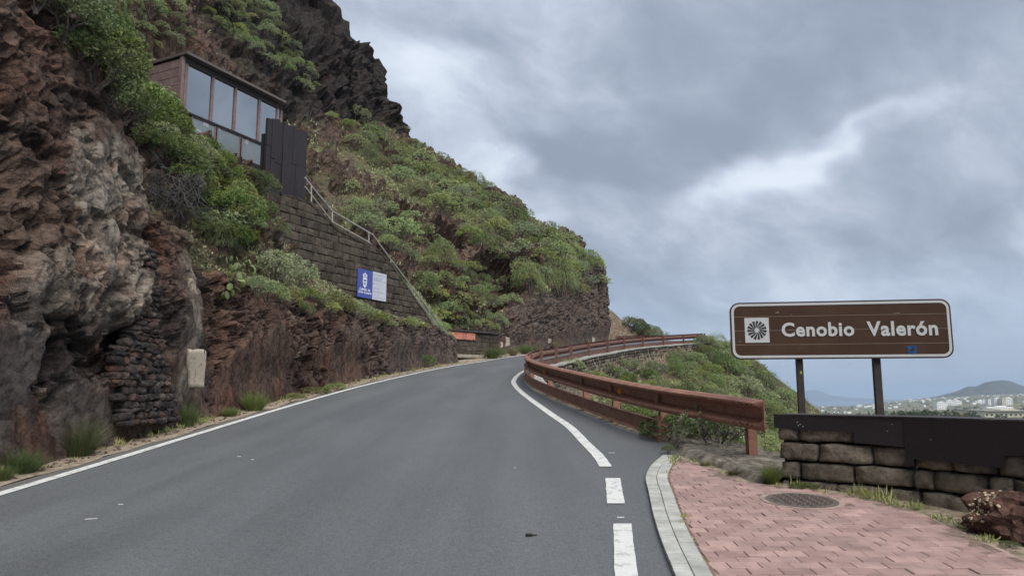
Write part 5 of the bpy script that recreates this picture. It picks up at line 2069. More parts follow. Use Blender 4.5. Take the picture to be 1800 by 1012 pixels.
leaf_mat('leaf_grey', (0.234, 0.298, 0.130), (0.459, 0.519, 0.241), (0.664, 0.664, 0.332))
leaf_mat('leaf_olive', (0.237, 0.288, 0.094), (0.462, 0.490, 0.180), (0.679, 0.645, 0.271))
leaf_mat('leaf_green', (0.106, 0.164, 0.040), (0.251, 0.309, 0.092), (0.383, 0.403, 0.145))
leaf_mat('leaf_lime', (0.165, 0.204, 0.040), (0.303, 0.330, 0.088), (0.396, 0.385, 0.154))
leaf_mat('strand_green', (0.125, 0.185, 0.055), (0.238, 0.290, 0.106), (0.304, 0.330, 0.145))
leaf_mat('grass_green', (.085, .145, .030), (.185, .240, .065), (.28, .27, .12))
leaf_mat('grass_dry', (.16, .15, .075), (.30, .27, .15))
leaf_mat('leaf_far', (.055, .080, .040), (.115, .135, .072))
simple('bark', (.115, .098, .082), .9, var=.35, scale=12, spec=.15)
simple('twig', (.085, .080, .078), .9, var=.35, scale=12, spec=.15)
simple('twig_pale', (.30, .275, .24), .9, var=.2, scale=12, spec=.15)


def unit(v):
    return v / (np.linalg.norm(v, axis=-1, keepdims=True) + 1e-9)


def leaves(P, D, L, W, rg, curl=.0):
    """diamond leaves: base P, direction D, lengths L, half widths W"""
    n = len(P)
    side = unit(np.cross(D, rg.normal(size=(n, 3))))
    nrm = np.cross(side, D)
    L, W = np.asarray(L).reshape(-1, 1), np.asarray(W).reshape(-1, 1)
    a = P
    b = P + D * L * .5 + side * W + nrm * L * curl
    c = P + D * L
    d = P + D * L * .5 - side * W + nrm * L * curl
    V = np.stack([a, b, c, d], 1).reshape(-1, 3)
    Q = np.arange(4 * n).reshape(n, 4)
    return V, Q


def lobes(rg, r, h, n):
    out = []
    for k in range(n):
        a = 2 * math.pi * (k + rg.uniform(0, .6)) / max(n - 1, 1)
        rr = 0 if k == 0 else r * rg.uniform(.35, .62)
        sz = (r * rg.uniform(.48, .62)) if k else r * .66
        out.append((np.array([rr * math.cos(a), rr * math.sin(a), h * (rg.uniform(.38, .55) if k else .58)]), sz, sz * h / r * rg.uniform(.72, .95)))
    return out


def dome_tips(rg, lb, n):
    P, N = [], []
    for c, sr, sz in lb:
        m = int(n / len(lb) * 1.5)
        d = unit(rg.normal(size=(m, 3)))
        d = d[d[:, 2] > -.35]
        q = c + d * np.array([sr, sr, sz]) * (1 + .16 * perlin(d * 2.3 + c * 3)[:, None]) * rg.uniform(.86, 1.04, (len(d), 1))
        ok = np.ones(len(q), bool)
        for c2, s2, z2 in lb:
            if c2 is not c:
                ok &= (((q - c2) / np.array([s2, s2, z2])) ** 2).sum(1) > .80
        ok &= q[:, 2] > .02
        P.append(q[ok])
        N.append(d[ok])
    return np.concatenate(P), np.concatenate(N)


def rosette_mesh(name, seed, r, h, ntips, k, L, W, mat, nl=6, spread=(25, 75)):
    rg = np.random.default_rng(seed)
    lb = lobes(rg, r, h, nl)
    P, N = dome_tips(rg, lb, ntips)
    D0 = unit(N + np.array([0, 0, .5]))
    n = len(P)
    P2 = np.repeat(P, k, 0)
    A = np.repeat(D0, k, 0)
    s = unit(np.cross(A, rg.normal(size=A.shape)))
    th = np.radians(rg.uniform(*spread, size=(n * k, 1)))
    D = unit(A * np.cos(th) + s * np.sin(th))
    V, Q = leaves(P2 + rg.normal(0, L * .18, P2.shape), D, L * rg.uniform(.7, 1.25, n * k), W * rg.uniform(.7, 1.2, n * k), rg, .08)
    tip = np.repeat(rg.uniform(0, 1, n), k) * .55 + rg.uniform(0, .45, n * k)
    # loose leaves below the skin so that gaps read as deep foliage
    mI = int(n * k * .35)
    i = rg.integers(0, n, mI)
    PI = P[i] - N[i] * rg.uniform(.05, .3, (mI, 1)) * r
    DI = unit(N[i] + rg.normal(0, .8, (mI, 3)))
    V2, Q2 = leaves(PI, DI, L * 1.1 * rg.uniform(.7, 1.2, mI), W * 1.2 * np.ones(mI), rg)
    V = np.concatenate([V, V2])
    Q = np.concatenate([Q, Q2 + len(Q) * 4])
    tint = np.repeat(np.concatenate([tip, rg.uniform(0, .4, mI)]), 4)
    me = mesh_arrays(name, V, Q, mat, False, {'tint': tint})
    sm = MB()
    for c, sr, sz in lb:
        mid = c * np.array([.55, .55, .5])
        sm.tube([np.array([0, 0, -.15]) + rg.normal(0, .04, 3) * r, mid + rg.normal(0, .06, 3) * r, c], np.array([.045, .03, .018]) * r, 4)
        for q in range(3):
            e = c + unit(rg.normal(size=3) + np.array([0, 0, .6])) * sr * .8
            sm.tube([c * .8, (c + e) / 2, e], np.array([.018, .014, .008]) * r, 3, False)
    return me, sm.mesh('stems', MATS['bark'])


def strand_mesh(name, seed, r, h, n, mat, w=.010, length=.9):
    """weeping shrub of thread-like hanging twigs"""
    rg = np.random.default_rng(seed)
    lb = lobes(rg, r * .72, h, 5)
    P, N = dome_tips(rg, lb, n)
    n = len(P)
    seg = 5
    out = unit(N * np.array([1, 1, .35]))
    Ls = h * length * rg.uniform(.45, 1.0, n)
    pts = [P]
    d = unit(out + np.array([0, 0, .25]))
    cur = P.copy()
    for s in range(seg):
        d = unit(d + np.array([0, 0, -.55]) + rg.normal(0, .08, d.shape))
        cur = cur + d * (Ls / seg)[:, None]
        pts.append(cur.copy())
    pts = np.stack(pts, 1)
    pts[..., 2] = np.maximum(pts[..., 2], .02)
    sd_ = unit(np.cross(out, np.array([0, 0, 1.0])) + rg.normal(0, .5, out.shape))
    ww = (w * np.linspace(1.0, .35, seg + 1))[None, :, None] * sd_[:, None]
    V = np.concatenate([pts - ww, pts + ww], 2).reshape(n, seg + 1, 2, 3)
    V = V.reshape(-1, 3)
    base = np.arange(n)[:, None] * (seg + 1) * 2 + np.arange(seg)[None] * 2
    base = base.ravel()
    Q = np.stack([base, base + 1, base + 3, base + 2], 1)
    tint = np.repeat(rg.uniform(0, 1, n), (seg + 1) * 2)
    me = mesh_arrays(name, V, Q, mat, False, {'tint': tint})
    sm = MB()
    for c, sr, sz in lb:
        sm.tube([np.array([0, 0, -.15]), c * np.array([.5, .5, .55]), c], np.array([.05, .03, .015]) * r, 4)
    return me, sm.mesh('stems', MATS['bark'])


def grass_mesh(name, seed, r, h, n, mat, w=.006, droop=.5):
    rg = np.random.default_rng(seed)
    a = rg.uniform(0, 2 * math.pi, n)
    rr = r * .35 * np.sqrt(rg.uniform(0, 1, n))
    P = np.stack([rr * np.cos(a), rr * np.sin(a), np.zeros(n)], 1)
    a2 = a + rg.normal(0, .6, n)
    lean = rg.uniform(.08, .75, n)
    d = unit(np.stack([np.cos(a2) * lean, np.sin(a2) * lean, np.ones(n)], 1))
    L = h * rg.uniform(.55, 1.1, n)
    seg = 3
    pts = [P]
    cur = P.copy()
    for s in range(seg):
        cur = cur + d * (L / seg)[:, None]
        pts.append(cur.copy())
        d = unit(d + np.stack([np.cos(a2), np.sin(a2), -np.ones(n) * droop], 1) * (lean * .45)[:, None])
    pts = np.stack(pts, 1)
    sd_ = unit(np.stack([-np.sin(a2), np.cos(a2), np.zeros(n)], 1) + rg.normal(0, .4, (n, 3)))
    ww = (w * np.array([1, .9, .6, .12]))[None, :, None] * sd_[:, None]
    V = np.stack([pts - ww, pts + ww], 2).reshape(-1, 3)
    base = (np.arange(n)[:, None] * (seg + 1) * 2 + np.arange(seg)[None] * 2).ravel()
    Q = np.stack([base, base + 1, base + 3, base + 2], 1)
    return mesh_arrays(name, V, Q, mat, False, {'tint': np.repeat(rg.uniform(0, 1, n), (seg + 1) * 2)}), None


SPEC = {}
for key, n, fn in (
        ('grey', 4, lambda s: rosette_mesh('foliage', 100 + s, 1.0, 1.05 + .12 * s, 430, 9, .095, .026, MATS['leaf_grey'], 6 + s)),
        ('olive', 3, lambda s: rosette_mesh('foliage', 200 + s, 1.0, .95 + .15 * s, 400, 9, .10, .027, MATS['leaf_olive'], 6 + s)),
        ('green', 4, lambda s: rosette_mesh('foliage', 300 + s, 1.0, 1.0 + .1 * s, 800, 9, .082, .027, MATS['leaf_green'], 8, (20, 110))),
        ('lime', 2, lambda s: rosette_mesh('foliage', 400 + s, 1.0, .9 + .2 * s, 540, 9, .09, .026, MATS['leaf_lime'], 7, (20, 90))),
        ('weep', 3, lambda s: strand_mesh('foliage', 500 + s, 1.0, 1.35, 2200, MATS['strand_green'], .0065, .34)),
        ('grass', 3, lambda s: grass_mesh('blades', 600 + s, 1.7, 1.75, 700, MATS['grass_green'], .015)),
        ('dry', 2, lambda s: grass_mesh('blades', 650 + s, 1.6, 1.5, 420, MATS['grass_dry'], .014)),
        ('fargreen', 3, lambda s: rosette_mesh('crown', 700 + s, 1.0, 1.35, 200, 6, .16, .05, MATS['leaf_far'], 7, (20, 110)))):
    SPEC[key] = [fn(s) for s in range(n)]

NAMES = {'grey': 'dome_shrub', 'olive': 'scrub_bush', 'green': 'bush', 'lime': 'bush', 'weep': 'weeping_shrub', 'grass': 'grass_tuft', 'dry': 'grass_tuft', 'fargreen': 'tree'}
CATS = {'grey': 'shrub', 'olive': 'scrub', 'green': 'bush', 'lime': 'bush', 'weep': 'shrub', 'grass': 'grass', 'dry': 'grass', 'fargreen': 'tree'}
PLACED = []
prg = np.random.default_rng(77)


def plant(kind, loc, r, label, group=None, zs=1.0, lean=None, var=None, name=None):
    v = SPEC[kind]
    fo, stm = v[prg.integers(len(v)) if var is None else var % len(v)]
    nm = name or NAMES[kind]
    rot = (prg.normal(0, .06), prg.normal(0, .06), prg.uniform(0, 6.28))
    if stm is None:
        o = link(nm, fo, None, loc, rot, (r, r, r * zs))
    else:
        o = empty(nm, loc)
        o.rotation_euler = rot
        o.scale = (r, r, r * zs)
        link(fo.name.split('.')[0], fo, o)
        link('stems' if kind != 'fargreen' else 'trunk', stm, o)
    tag(o, label, CATS[kind], group)
    return o


LM_HILL = [(400, 110, 'the lookout roof'), (500, 300, 'the dark steel screen'), (652, 500, 'the notice board'), (785, 420, 'the round cave'), (872, 482, 'the overhang'), (808, 590, 'the salmon board'),
           (655, 415, 'the stair handrail'), (700, 245, 'the foot of the dark cliff'), (800, 310, 'the kink of the skyline'), (1060, 490, 'the cliff nose'), (960, 560, 'the bare far cutting'), (478, 470, 'the biggest domed shrub'),
           (305, 350, 'the dead twigs'), (180, 60, 'the pole handrail'), (985, 490, 'the largest weeping shrub'), (930, 400, 'the far skyline'), (590, 270, 'the crag beside the screen'), (560, 120, 'the dark cliff')]
LM_GUL = [(1235, 600, 'the far guardrail end'), (1135, 640, 'the rubble wall end'), (1412, 690, 'the left sign post'), (1325, 745, 'the near guardrail end'), (1165, 750, 'the second guardrail post'),
          (1290, 585, 'the brown sign'), (1280, 650, 'the large feathery shrub'), (1365, 790, 'the parapet end'), (1080, 690, 'the orange reflector')]
WORD = {'grey': 'grey-green domed shrub', 'olive': 'olive scrub bush', 'green': 'fresh green bush', 'lime': 'yellow-green bush', 'weep': 'weeping feathery shrub'}


def to_px(P):
    x, y, z = P[0], P[1], P[2] - CAM_H
    f = y * math.cos(PITCH) + z * math.sin(PITCH)
    u = -y * math.sin(PITCH) + z * math.cos(PITCH)
    return 900 + FPX * x / f, 506 - FPX * u / f, FPX / f


def auto_label(kind, P, r, lms):
    px, py, k = to_px(np.array(P) + np.array([0, 0, r * .6]))
    d, lx, ly, nm = min((math.hypot(px - a, py - b), a, b, n) for a, b, n in lms)
    size = 'small' if r < .45 else ('large' if r > .8 else 'middling')
    dx, dy = px - lx, py - ly
    if abs(dx) > 1.8 * abs(dy):
        rel_ = 'right of' if dx > 0 else 'left of'
    elif abs(dy) > 1.8 * abs(dx):
        rel_ = 'below' if dy > 0 else 'above'
    else:
        rel_ = ('lower' if dy > 0 else 'upper') + (' right of' if dx > 0 else ' left of')
    near_ = 'close' if d < 38 else ('near' if d < 75 else 'well')
    lab = '%s %s %s %s %s' % (size, WORD[kind], near_, rel_, nm)
    if lab in USED:
        rest = sorted((math.hypot(px - a, py - b), n) for a, b, n in lms if n != nm)
        for _, n2 in rest[:6]:
            l2 = '%s %s %s %s towards %s' % (size, WORD[kind], rel_, nm, n2)
            if l2 not in USED and len(l2.split()) <= 16:
                lab = l2
                break
    USED.add(lab)
    return lab, 'shrubs around ' + nm[4:]


USED = set()
KEEP = [([(330, 100), (420, 130), (500, 185), (465, 275), (400, 258), (350, 232), (340, 195)], 23.0), ([(470, 210), (535, 235), (533, 350), (470, 340)], 25),
        ([(490, 375), (545, 375), (600, 415), (650, 440), (700, 495), (735, 545), (690, 545), (625, 530), (560, 470)], 24), ([(785, 583), (860, 583), (860, 628), (800, 630)], 38), ([(540, 320), (655, 420), (720, 510), (745, 545)], 26)]


def blocked(P, r, zs=1.0):
    px, py, k = to_px(np.array(P) + np.array([0, 0, r * .55 * zs]))
    for poly, D in KEEP:
        if P[1] < D + 4:
            for qx, qy in poly:
                if abs(px - qx) < r * k * 1.0 and abs(py - qy) < r * k * .75 * zs:
                    return True
            if in_poly(poly, px, py):
                return True
    return False


def plant_px(kind, px, py, wpx, label, group=None, zs=1.0, which='both', sink=.12, name=None, var=None, wmax=None):
    """shrub whose foot is at a pixel; wpx its width in the photograph"""
    h = hit(px, py, which=which)
    if h is None or h[0].y > 70:
        return None
    r = wpx / 2 / FPX * h[0].y
    if wmax:
        r = min(r, wmax)
    loc = Vector(h[0]) - Vector((0, 0, sink * r))
    PLACED.append((np.array(h[0]), r))
    return plant(kind, loc, r, label, group, zs, name=name, var=var)


def in_poly(poly, x, y):
    return seg_in(poly, x, y)


def scatter(poly, kinds, rr, n, label, group, which, sep=.62, seed=1, mask=None, zs=(.75, 1.1), tries=12):
    rg = np.random.default_rng(seed)
    poly = np.array(poly, float)
    lo, hi = poly.min(0), poly.max(0)
    done = 0
    ks = list(kinds)
    pr = np.array([kinds[k] for k in ks], float)
    pr /= pr.sum()
    for it in range(n * tries):
        if done >= n:
            break
        x, y = rg.uniform(lo, hi)
        if not in_poly(poly, x, y):
            continue
        h = hit(x, y, which=which)
        if h is None or h[0].y > 75:
            continue
        r = rg.uniform(*rr)
        P = np.array(h[0])
        if any(np.linalg.norm(P - q) < sep * (r + r2) for q, r2 in PLACED):
            continue
        if blocked(P, r) or (which == 'gully' and P[1] < 10.4):
            continue
        k = ks[rg.choice(len(ks), p=pr)]
        PLACED.append((P, r))
        lab, grp = auto_label(k, P, r, LM_GUL if which == 'gully' else LM_HILL)
        plant(k, Vector(P) - Vector((0, 0, .18 * r)), r, lab, grp, rg.uniform(*zs))
        done += 1
    return done


# ---------- prominent plants, one by one
ONE = [
    ('grey', 478, 500, 118, 'big domed grey-green shrub overhanging the cutting left of the stone wall', .95),
    ('grey', 520, 500, 76, 'grey-green shrub directly right of the biggest dome above the cutting', .9),
    ('grey', 470, 525, 70, 'smaller grey-green shrub tucked under the biggest dome', .9),
    ('lime', 590, 545, 82, 'yellow-green bush at the foot of the stone wall left of the notice board', .85),
    ('green', 545, 530, 44, 'dark green bush between the big dome and the yellow-green bush', .9),
    ('grey', 625, 560, 66, 'pale shrub below the left edge of the notice board', .75),
    ('olive', 660, 566, 62, 'low olive shrub below the right half of the notice board', .7),
    ('weep', 543, 556, 30, 'little bright green weeping tuft hanging over the cutting', 1.1),
    ('weep', 388, 440, 66, 'bright green weeping shrub hanging beside the dead twigs', 1.2),
    ('weep', 420, 430, 50, 'second weeping shrub right of the one by the dead twigs', 1.1),
    ('weep', 490, 415, 54, 'weeping shrub against the left end of the stone wall', .9),
    ('weep', 742, 566, 46, 'weeping shrub growing through the lower end of the handrail', 1.0),
    ('weep', 745, 520, 64, 'tall weeping shrub behind the lower handrail', 1.1),
    ('olive', 772, 565, 52, 'rounded pale yellow shrub above the salmon board', .9),
    ('green', 748, 642, 32, 'small leafy bush at the road edge below the stairs', 1.1),
    ('grey', 700, 425, 84, 'domed grey-green shrub right of the handrail below the crag', .95),
    ('grey', 640, 395, 76, 'domed shrub behind the middle of the handrail', .9),
    ('weep', 775, 470, 74, 'dark weeping shrub just below the round cave', .9),
    ('weep', 930, 515, 74, 'weeping shrub hanging above the bare far cutting', 1.0),
    ('weep', 985, 520, 86, 'largest weeping shrub on the far slope above the bare cutting', 1.2),
    ('olive', 455, 345, 80, 'pale olive shrub under the dark steel screen', .85),
    ('olive', 430, 370, 70, 'olive shrub left below the dark steel screen', .85),
    ('olive', 410, 505, 52, 'yellowish shrub clinging to the rim of the cutting above the dry-stone infill', 1.0),
]
for k, px, py, w, lab, zs in ONE:
    plant_px(k, px, py, w, lab, None, zs, 'hill')

# ---------- the green thicket on the near slope
thick = [(40, 0), (120, 0), (160, 60), (230, 115), (265, 125), (315, 190), (335, 240), (400, 285), (440, 305), (465, 340), (465, 380), (420, 400), (410, 440), (380, 430), (350, 380), (315, 315), (265, 270), (215, 215), (165, 150), (110, 60)]
scatter(thick, {'green': 5, 'lime': 2.2, 'grey': 1.2}, (.34, .68), 190,
        {'green': 'fresh green bush in the thicket on the slope left of the lookout', 'lime': 'yellow-green bush in the thicket left of the lookout', 'grey': 'greyish bush in the thicket left of the lookout'},
        {'green': 'green bushes of the near thicket', 'lime': 'yellow-green bushes of the near thicket', 'grey': 'greyish bushes of the near thicket'}, 'hill', .33, 3)
scatter([(335, 245), (400, 285), (465, 320), (470, 400), (440, 430), (400, 440), (360, 380)], {'olive': 3, 'lime': 2, 'grey': 2, 'green': 2}, (.28, .5), 60,
        None, None, 'hill', .42, 33)
# plants spilling over the coping of the stair wall
for k in range(26):
    s_ = np.interp(k / 25, [0, 1], [top_sz[2, 0] + .2, top_sz[-2, 0] - .3]) + prg.uniform(-.1, .1)
    q = WA + wd * s_ - WN * prg.uniform(.42, .7)
    kd = ['lime', 'olive', 'grey'][prg.choice(3, p=[.6, .25, .15])]
    r_ = prg.uniform(.10, .18)
    P_ = (q[0], q[1], float(ztop(s_)) - .03)
    lab, grp = auto_label(kd, P_, r_, LM_HILL)
    plant(kd, P_, r_, lab, grp, .8)
# ---------- upper slopes
scatter([(330, 0), (470, 0), (500, 60), (560, 150), (540, 165), (470, 110), (390, 60)], {'grey': 3, 'olive': 3, 'weep': 1}, (.4, .85), 60,
        'shrub in the band of green above the lookout roof', 'shrubs above the lookout', 'hill', .55, 4)
scatter([(180, 0), (300, 0), (330, 70), (250, 95), (190, 50)], {'grey': 3, 'olive': 2}, (.35, .65), 18,
        'shrub on the crag between the pole handrail and the lookout roof', 'shrubs behind the lookout', 'hill', .6, 5)
scatter([(565, 195), (620, 205), (735, 285), (800, 310), (900, 375), (1045, 465), (1060, 500), (1010, 520), (930, 500), (870, 460), (800, 400), (700, 320), (620, 270)],
        {'grey': 5, 'olive': 3, 'lime': .8, 'weep': .6}, (.5, 1.3), 140, 'rounded shrub on the long green slope below the dark cliff', 'shrubs on the long far slope', 'hill', .56, 6)
scatter([(600, 330), (700, 360), (790, 450), (900, 500), (930, 520), (870, 560), (790, 560), (740, 480), (640, 400)], {'grey': 4, 'olive': 3, 'weep': 1}, (.4, .8), 60,
        'shrub between the stair handrail and the caves', 'shrubs below the caves', 'hill', .62, 7)
scatter([(780, 565), (800, 545), (870, 560), (900, 590), (880, 585), (800, 575)], {'olive': 2, 'grey': 3, 'lime': .7}, (.35, .6), 16,
        'small shrub above the low block wall', 'shrubs above the block wall', 'hill', .6, 8)
scatter([(690, 190), (730, 260), (800, 300), (900, 360), (1000, 425), (1050, 462), (1050, 474), (900, 385), (735, 292)], {'grey': 4, 'olive': 2}, (.5, .9), 50,
        'shrub along the skyline of the far slope', 'shrubs along the far skyline', 'hill', .55, 9)
# rim of the cutting
for s_, poly, n_ in ((10, [(560, 530), (700, 560), (780, 575), (780, 590), (690, 575), (560, 550)], 12), (14, [(400, 480), (560, 545), (560, 560), (400, 500)], 6)):
    scatter(poly, {'olive': 2, 'grey': 2, 'lime': 1}, (.25, .42), n_, 'small shrub on the rim of the cutting below the stone wall', 'shrubs on the rim of the cutting', 'hill', .6, s_)

# ---------- gully on the right
RONE = [
    ('weep', 1262, 612, 46, 'feathery green shrub at the top of the gully right of the rail end', .9),
    ('weep', 1185, 660, 44, 'upright feathery shrub under the rubble wall', 1.2),
    ('weep', 1280, 665, 74, 'large bright feathery shrub in the middle of the gully slope', 1.1),
    ('lime', 1245, 660, 44, 'yellow-green bush left of the large feathery shrub in the gully', .9),
    ('grey', 1150, 660, 46, 'grey-green shrub at the end of the rubble wall', .9),
    ('weep', 1345, 690, 60, 'feathery shrub left of the sign post on the gully slope', 1.0),
    ('grey', 1310, 700, 66, 'domed grey shrub behind the near end of the guardrail', .9),
]
for k, px, py, w, lab, zs in RONE:
    plant_px(k, px, py, w, lab, None, zs, 'gully')
scatter([(1235, 600), (1290, 610), (1400, 715), (1420, 740), (1300, 740), (1220, 690), (1180, 640)], {'grey': 4, 'olive': 3, 'weep': 1.3, 'lime': .6}, (.55, 1.0), 80,
        'shrub covering the upper gully slope below the far guardrail', 'shrubs on the upper gully slope', 'gully', .50, 11)
scatter([(1090, 668), (1200, 680), (1300, 740), (1420, 745), (1420, 820), (1330, 810), (1180, 770), (1060, 700)], {'grey': 3, 'olive': 2, 'green': 2, 'lime': .8}, (.35, .75), 95,
        'shrub low in the gully behind the near guardrail', 'shrubs low in the gully', 'gully', .50, 12)
scatter([(1000, 655), (1140, 640), (1180, 660), (1080, 690)], {'grey': 3, 'olive': 2, 'green': 1}, (.4, .7), 16,
        'shrub at the foot of the rubble wall', 'shrubs at the foot of the rubble wall', 'gully', .6, 13)
# fringe right behind the ledge
for k in range(34):
    y = 10.5 + k * .22 + prg.uniform(-.1, .1)
    x = float(xr(y)) + prg.uniform(1.0, 1.9)
    z, _, _ = gully_z(np.array([[x]]), np.array([[y]]))
    r = prg.uniform(.22, .42)
    kind = ['grey', 'green', 'olive', 'lime'][prg.choice(4, p=[.4, .3, .2, .1])]
    lab, grp = auto_label(kind, (x, y, float(z[0, 0])), r, LM_GUL)
    plant(kind, (x, y, float(z[0, 0]) - .05), r, lab, grp, prg.uniform(.8, 1.2))

# ---------- tufts along the foot of the cutting and by the paving
TUF = [
    ('grass', 135, 802, 78, 'thick green grass tuft at the cutting foot below the grey boulder', 1.15),
    ('grass', 35, 832, 72, 'green grass tuft at the left end of the cutting foot', .8),
    ('grass', 4, 845, 34, 'grass tuft at the left picture edge', 1.2),
    ('grass', 328, 750, 36, 'upright green tuft beside the dry-stone infill', 1.6),
    ('grass', 454, 722, 46, 'bright grass tuft below the red-brown rock of the cutting', 1.0),
    ('grass', 405, 732, 30, 'short yellowish tuft left of the bright grass tuft', .8),
    ('lime', 520, 700, 40, 'low weedy bush at the cutting foot', .5),
    ('lime', 560, 692, 46, 'spreading yellow-green weeds at the road edge', .45),
    ('lime', 600, 684, 40, 'yellow-green weeds farther along the road edge', .45),
    ('grass', 690, 654, 18, 'small dark tuft at the bend of the road edge', 1.1),
    ('green', 884, 628, 26, 'green bush at the right foot of the low block wall', .8),
    ('grass', 903, 630, 30, 'grass tuft beside the low block wall', 1.0),
    ('dry', 932, 625, 20, 'dry grass tuft left of the painted stone', 1.3),
    ('dry', 955, 620, 18, 'dry grass tuft in the middle of the far cliff foot', 1.2),
    ('dry', 988, 615, 22, 'dry grass tuft right of the painted stone', 1.2),
    ('grass', 968, 622, 26, 'green tuft between dry tufts at the far cliff foot', .9),
]
for k, px, py, w, lab, zs in TUF:
    P = ground_at(px, py)
    P[0] = min(P[0], float(xl(P[1])) - .42)
    r = w / 2 / FPX * P[1]
    plant(k, (P[0], P[1], g1(P[1]) - .01), r * (1.0 if k != 'grass' else .95), lab, None, zs)
for k, px, py, w, lab, zs in (
        ('green', 1175, 798, 22, 'little weed at the corner of the kerb under the guardrail', .9),
        ('grass', 1358, 853, 34, 'grass tuft at the left foot of the parapet', 1.2),
        ('green', 1412, 862, 46, 'trailing green weed at the parapet foot', .35),
        ('dry', 1240, 822, 26, 'small dry tuft on the edge of the paving', .6),
        ('dry', 1290, 838, 30, 'dry weeds along the paving edge near the guardrail post', .5),
        ('green', 1775, 965, 30, 'small dark weed under the red boulder', .5)):
    P = ground_at(px, py)
    plant(k, (P[0], P[1], g1(P[1]) + .02), w / 2 / FPX * P[1], lab, None, zs)


# weeds along the joints between paving, ledge, parapet and cutting
rgw = np.random.default_rng(404)
wv, wq, wt, wc = [], [], [], 0
spots = [(float(apr_x(y)) + rgw.normal(.05, .05), y) for y in rgw.uniform(5.6, 9.3, 30)] + [(float(xl(y)) - .45 - abs(rgw.normal(0, .12)), y) for y in 6.5 + 30 * rgw.uniform(0, 1, 150) ** 1.4]
spots += [(float(xr(y)) + rgw.uniform(.1, .8), y) for y in rgw.uniform(9.2, 16, 70)] + [(float(kerb_x(y)) + KERB_W + rgw.normal(.0, .008), y) for y in rgw.uniform(4.6, 9.4, 16)]
for x, y in spots:
    n = rgw.integers(10, 26)
    hgt = rgw.uniform(.03, .13) * (.35 if x < 2.6 and x > 1.2 and y < 9.0 else 1)
    P0 = np.stack([np.full(n, x), np.full(n, y), np.full(n, g1(y) + .02)], 1) + rgw.normal(0, 1, (n, 3)) * np.array([.035, .035, 0])
    V, Q = leaves(P0, unit(rgw.normal(0, .6, (n, 3)) + np.array([0, 0, 1.0])), hgt * rgw.uniform(.5, 1.3, n), np.full(n, .006), rgw)
    wv.append(V); wq.append(Q + wc); wc += len(V); wt.append(np.full(len(V), rgw.uniform(0, 1)))
tag(link('weeds', mesh_arrays('weeds', np.concatenate(wv), np.concatenate(wq), MATS['leaf_olive'], False, {'tint': np.concatenate(wt)})), 'sparse weeds in the joints along the paving and the road edge', 'weeds', kind='stuff')

# ---------- dead twigs in the thicket
def dead_twigs(px, py, w, h, n, label, mat, seed):
    rg = np.random.default_rng(seed)
    hq = hit(px, py, which='hill')
    base = np.array(hq[0])
    sc = base[1] / FPX
    mb = MB()
    tocam = unit(np.array([0, 0, CAM_H]) - base)
    right = np.array([1.0, 0, 0])
    up_ = np.array([0, 0, 1.0])
    for k in range(n):
        p = right * rg.uniform(-.5, .5) * w * sc + up_ * rg.uniform(-.1, .5) * h * sc + tocam * rg.uniform(.0, .35)
        d = unit(right * rg.normal(0, .6) + up_ * rg.normal(-.5, .5) + tocam * rg.normal(.15, .3))
        pts = [p]
        L = rg.uniform(.35, .9)
        for s in range(5):
            d = unit(d + rg.normal(0, .28, 3))
            pts.append(pts[-1] + d * L / 5)
        mb.tube(pts, np.linspace(.012, .004, 6) * rg.uniform(.6, 1.2), 3, False)
        if rg.uniform() < .7:
            j = rg.integers(1, 4)
            d2 = unit(d + rg.normal(0, .7, 3))
            mb.tube([pts[j], pts[j] + d2 * .15, pts[j] + d2 * .3 + rg.normal(0, .03, 3)], [.006, .005, .003], 3, False)
    o = link('dead_shrub', mb.mesh('dead_shrub', mat), loc=base)
    tag(o, label, 'dead shrub')


dead_twigs(305, 355, 90, 110, 170, 'tangle of bare grey twigs hanging below the green thicket', MATS['twig'], 5)
dead_twigs(462, 297, 30, 14, 12, 'pale bare twig below the lookout floor', MATS['twig_pale'], 6)

# candelabra spurge and prickly pear
hq = hit(203, 48, which='hill')
if hq:
    base = np.array(hq[0])
    cs = tag(empty('candelabra_spurge', base), 'clump of upright candelabra spurge columns above the pole handrail', 'cactus')
    for k in range(13):
        a, rr = prg.uniform(0, 6.28), .45 * math.sqrt(prg.uniform(0, 1))
        p = np.array([rr * math.cos(a), rr * math.sin(a), -.1])
        hgt = prg.uniform(.7, 1.25)
        MB().tube([p, p * 1.15 + [0, 0, hgt * .6], p * 1.2 + [0, 0, hgt]], [.055, .06, .035], 5).build('stem', MATS['leaf_green'], cs)
hq = hit(418, 500, which='hill')
if hq:
    base = np.array(hq[0]) + np.array([.15, -.25, 0])
    pp = tag(empty('prickly_pear', base), 'pale prickly pear on the rim above the cutting, left of the big dome', 'cactus')
    for k in range(26):
        bm = bmesh.new()
        bmesh.ops.create_icosphere(bm, subdivisions=2, radius=1.0)
        me = bpy.data.meshes.new('pad')
        bm.to_mesh(me); bm.free()
        me.materials.append(MATS['leaf_olive'])
        link('pad', me, pp, (prg.uniform(-.35, .35), prg.uniform(-.3, .2), prg.uniform(-.35, .55)), (prg.normal(0, .5), prg.normal(0, .5), prg.uniform(0, 3.1)), (prg.uniform(.05, .08), .018, prg.uniform(.07, .11)))


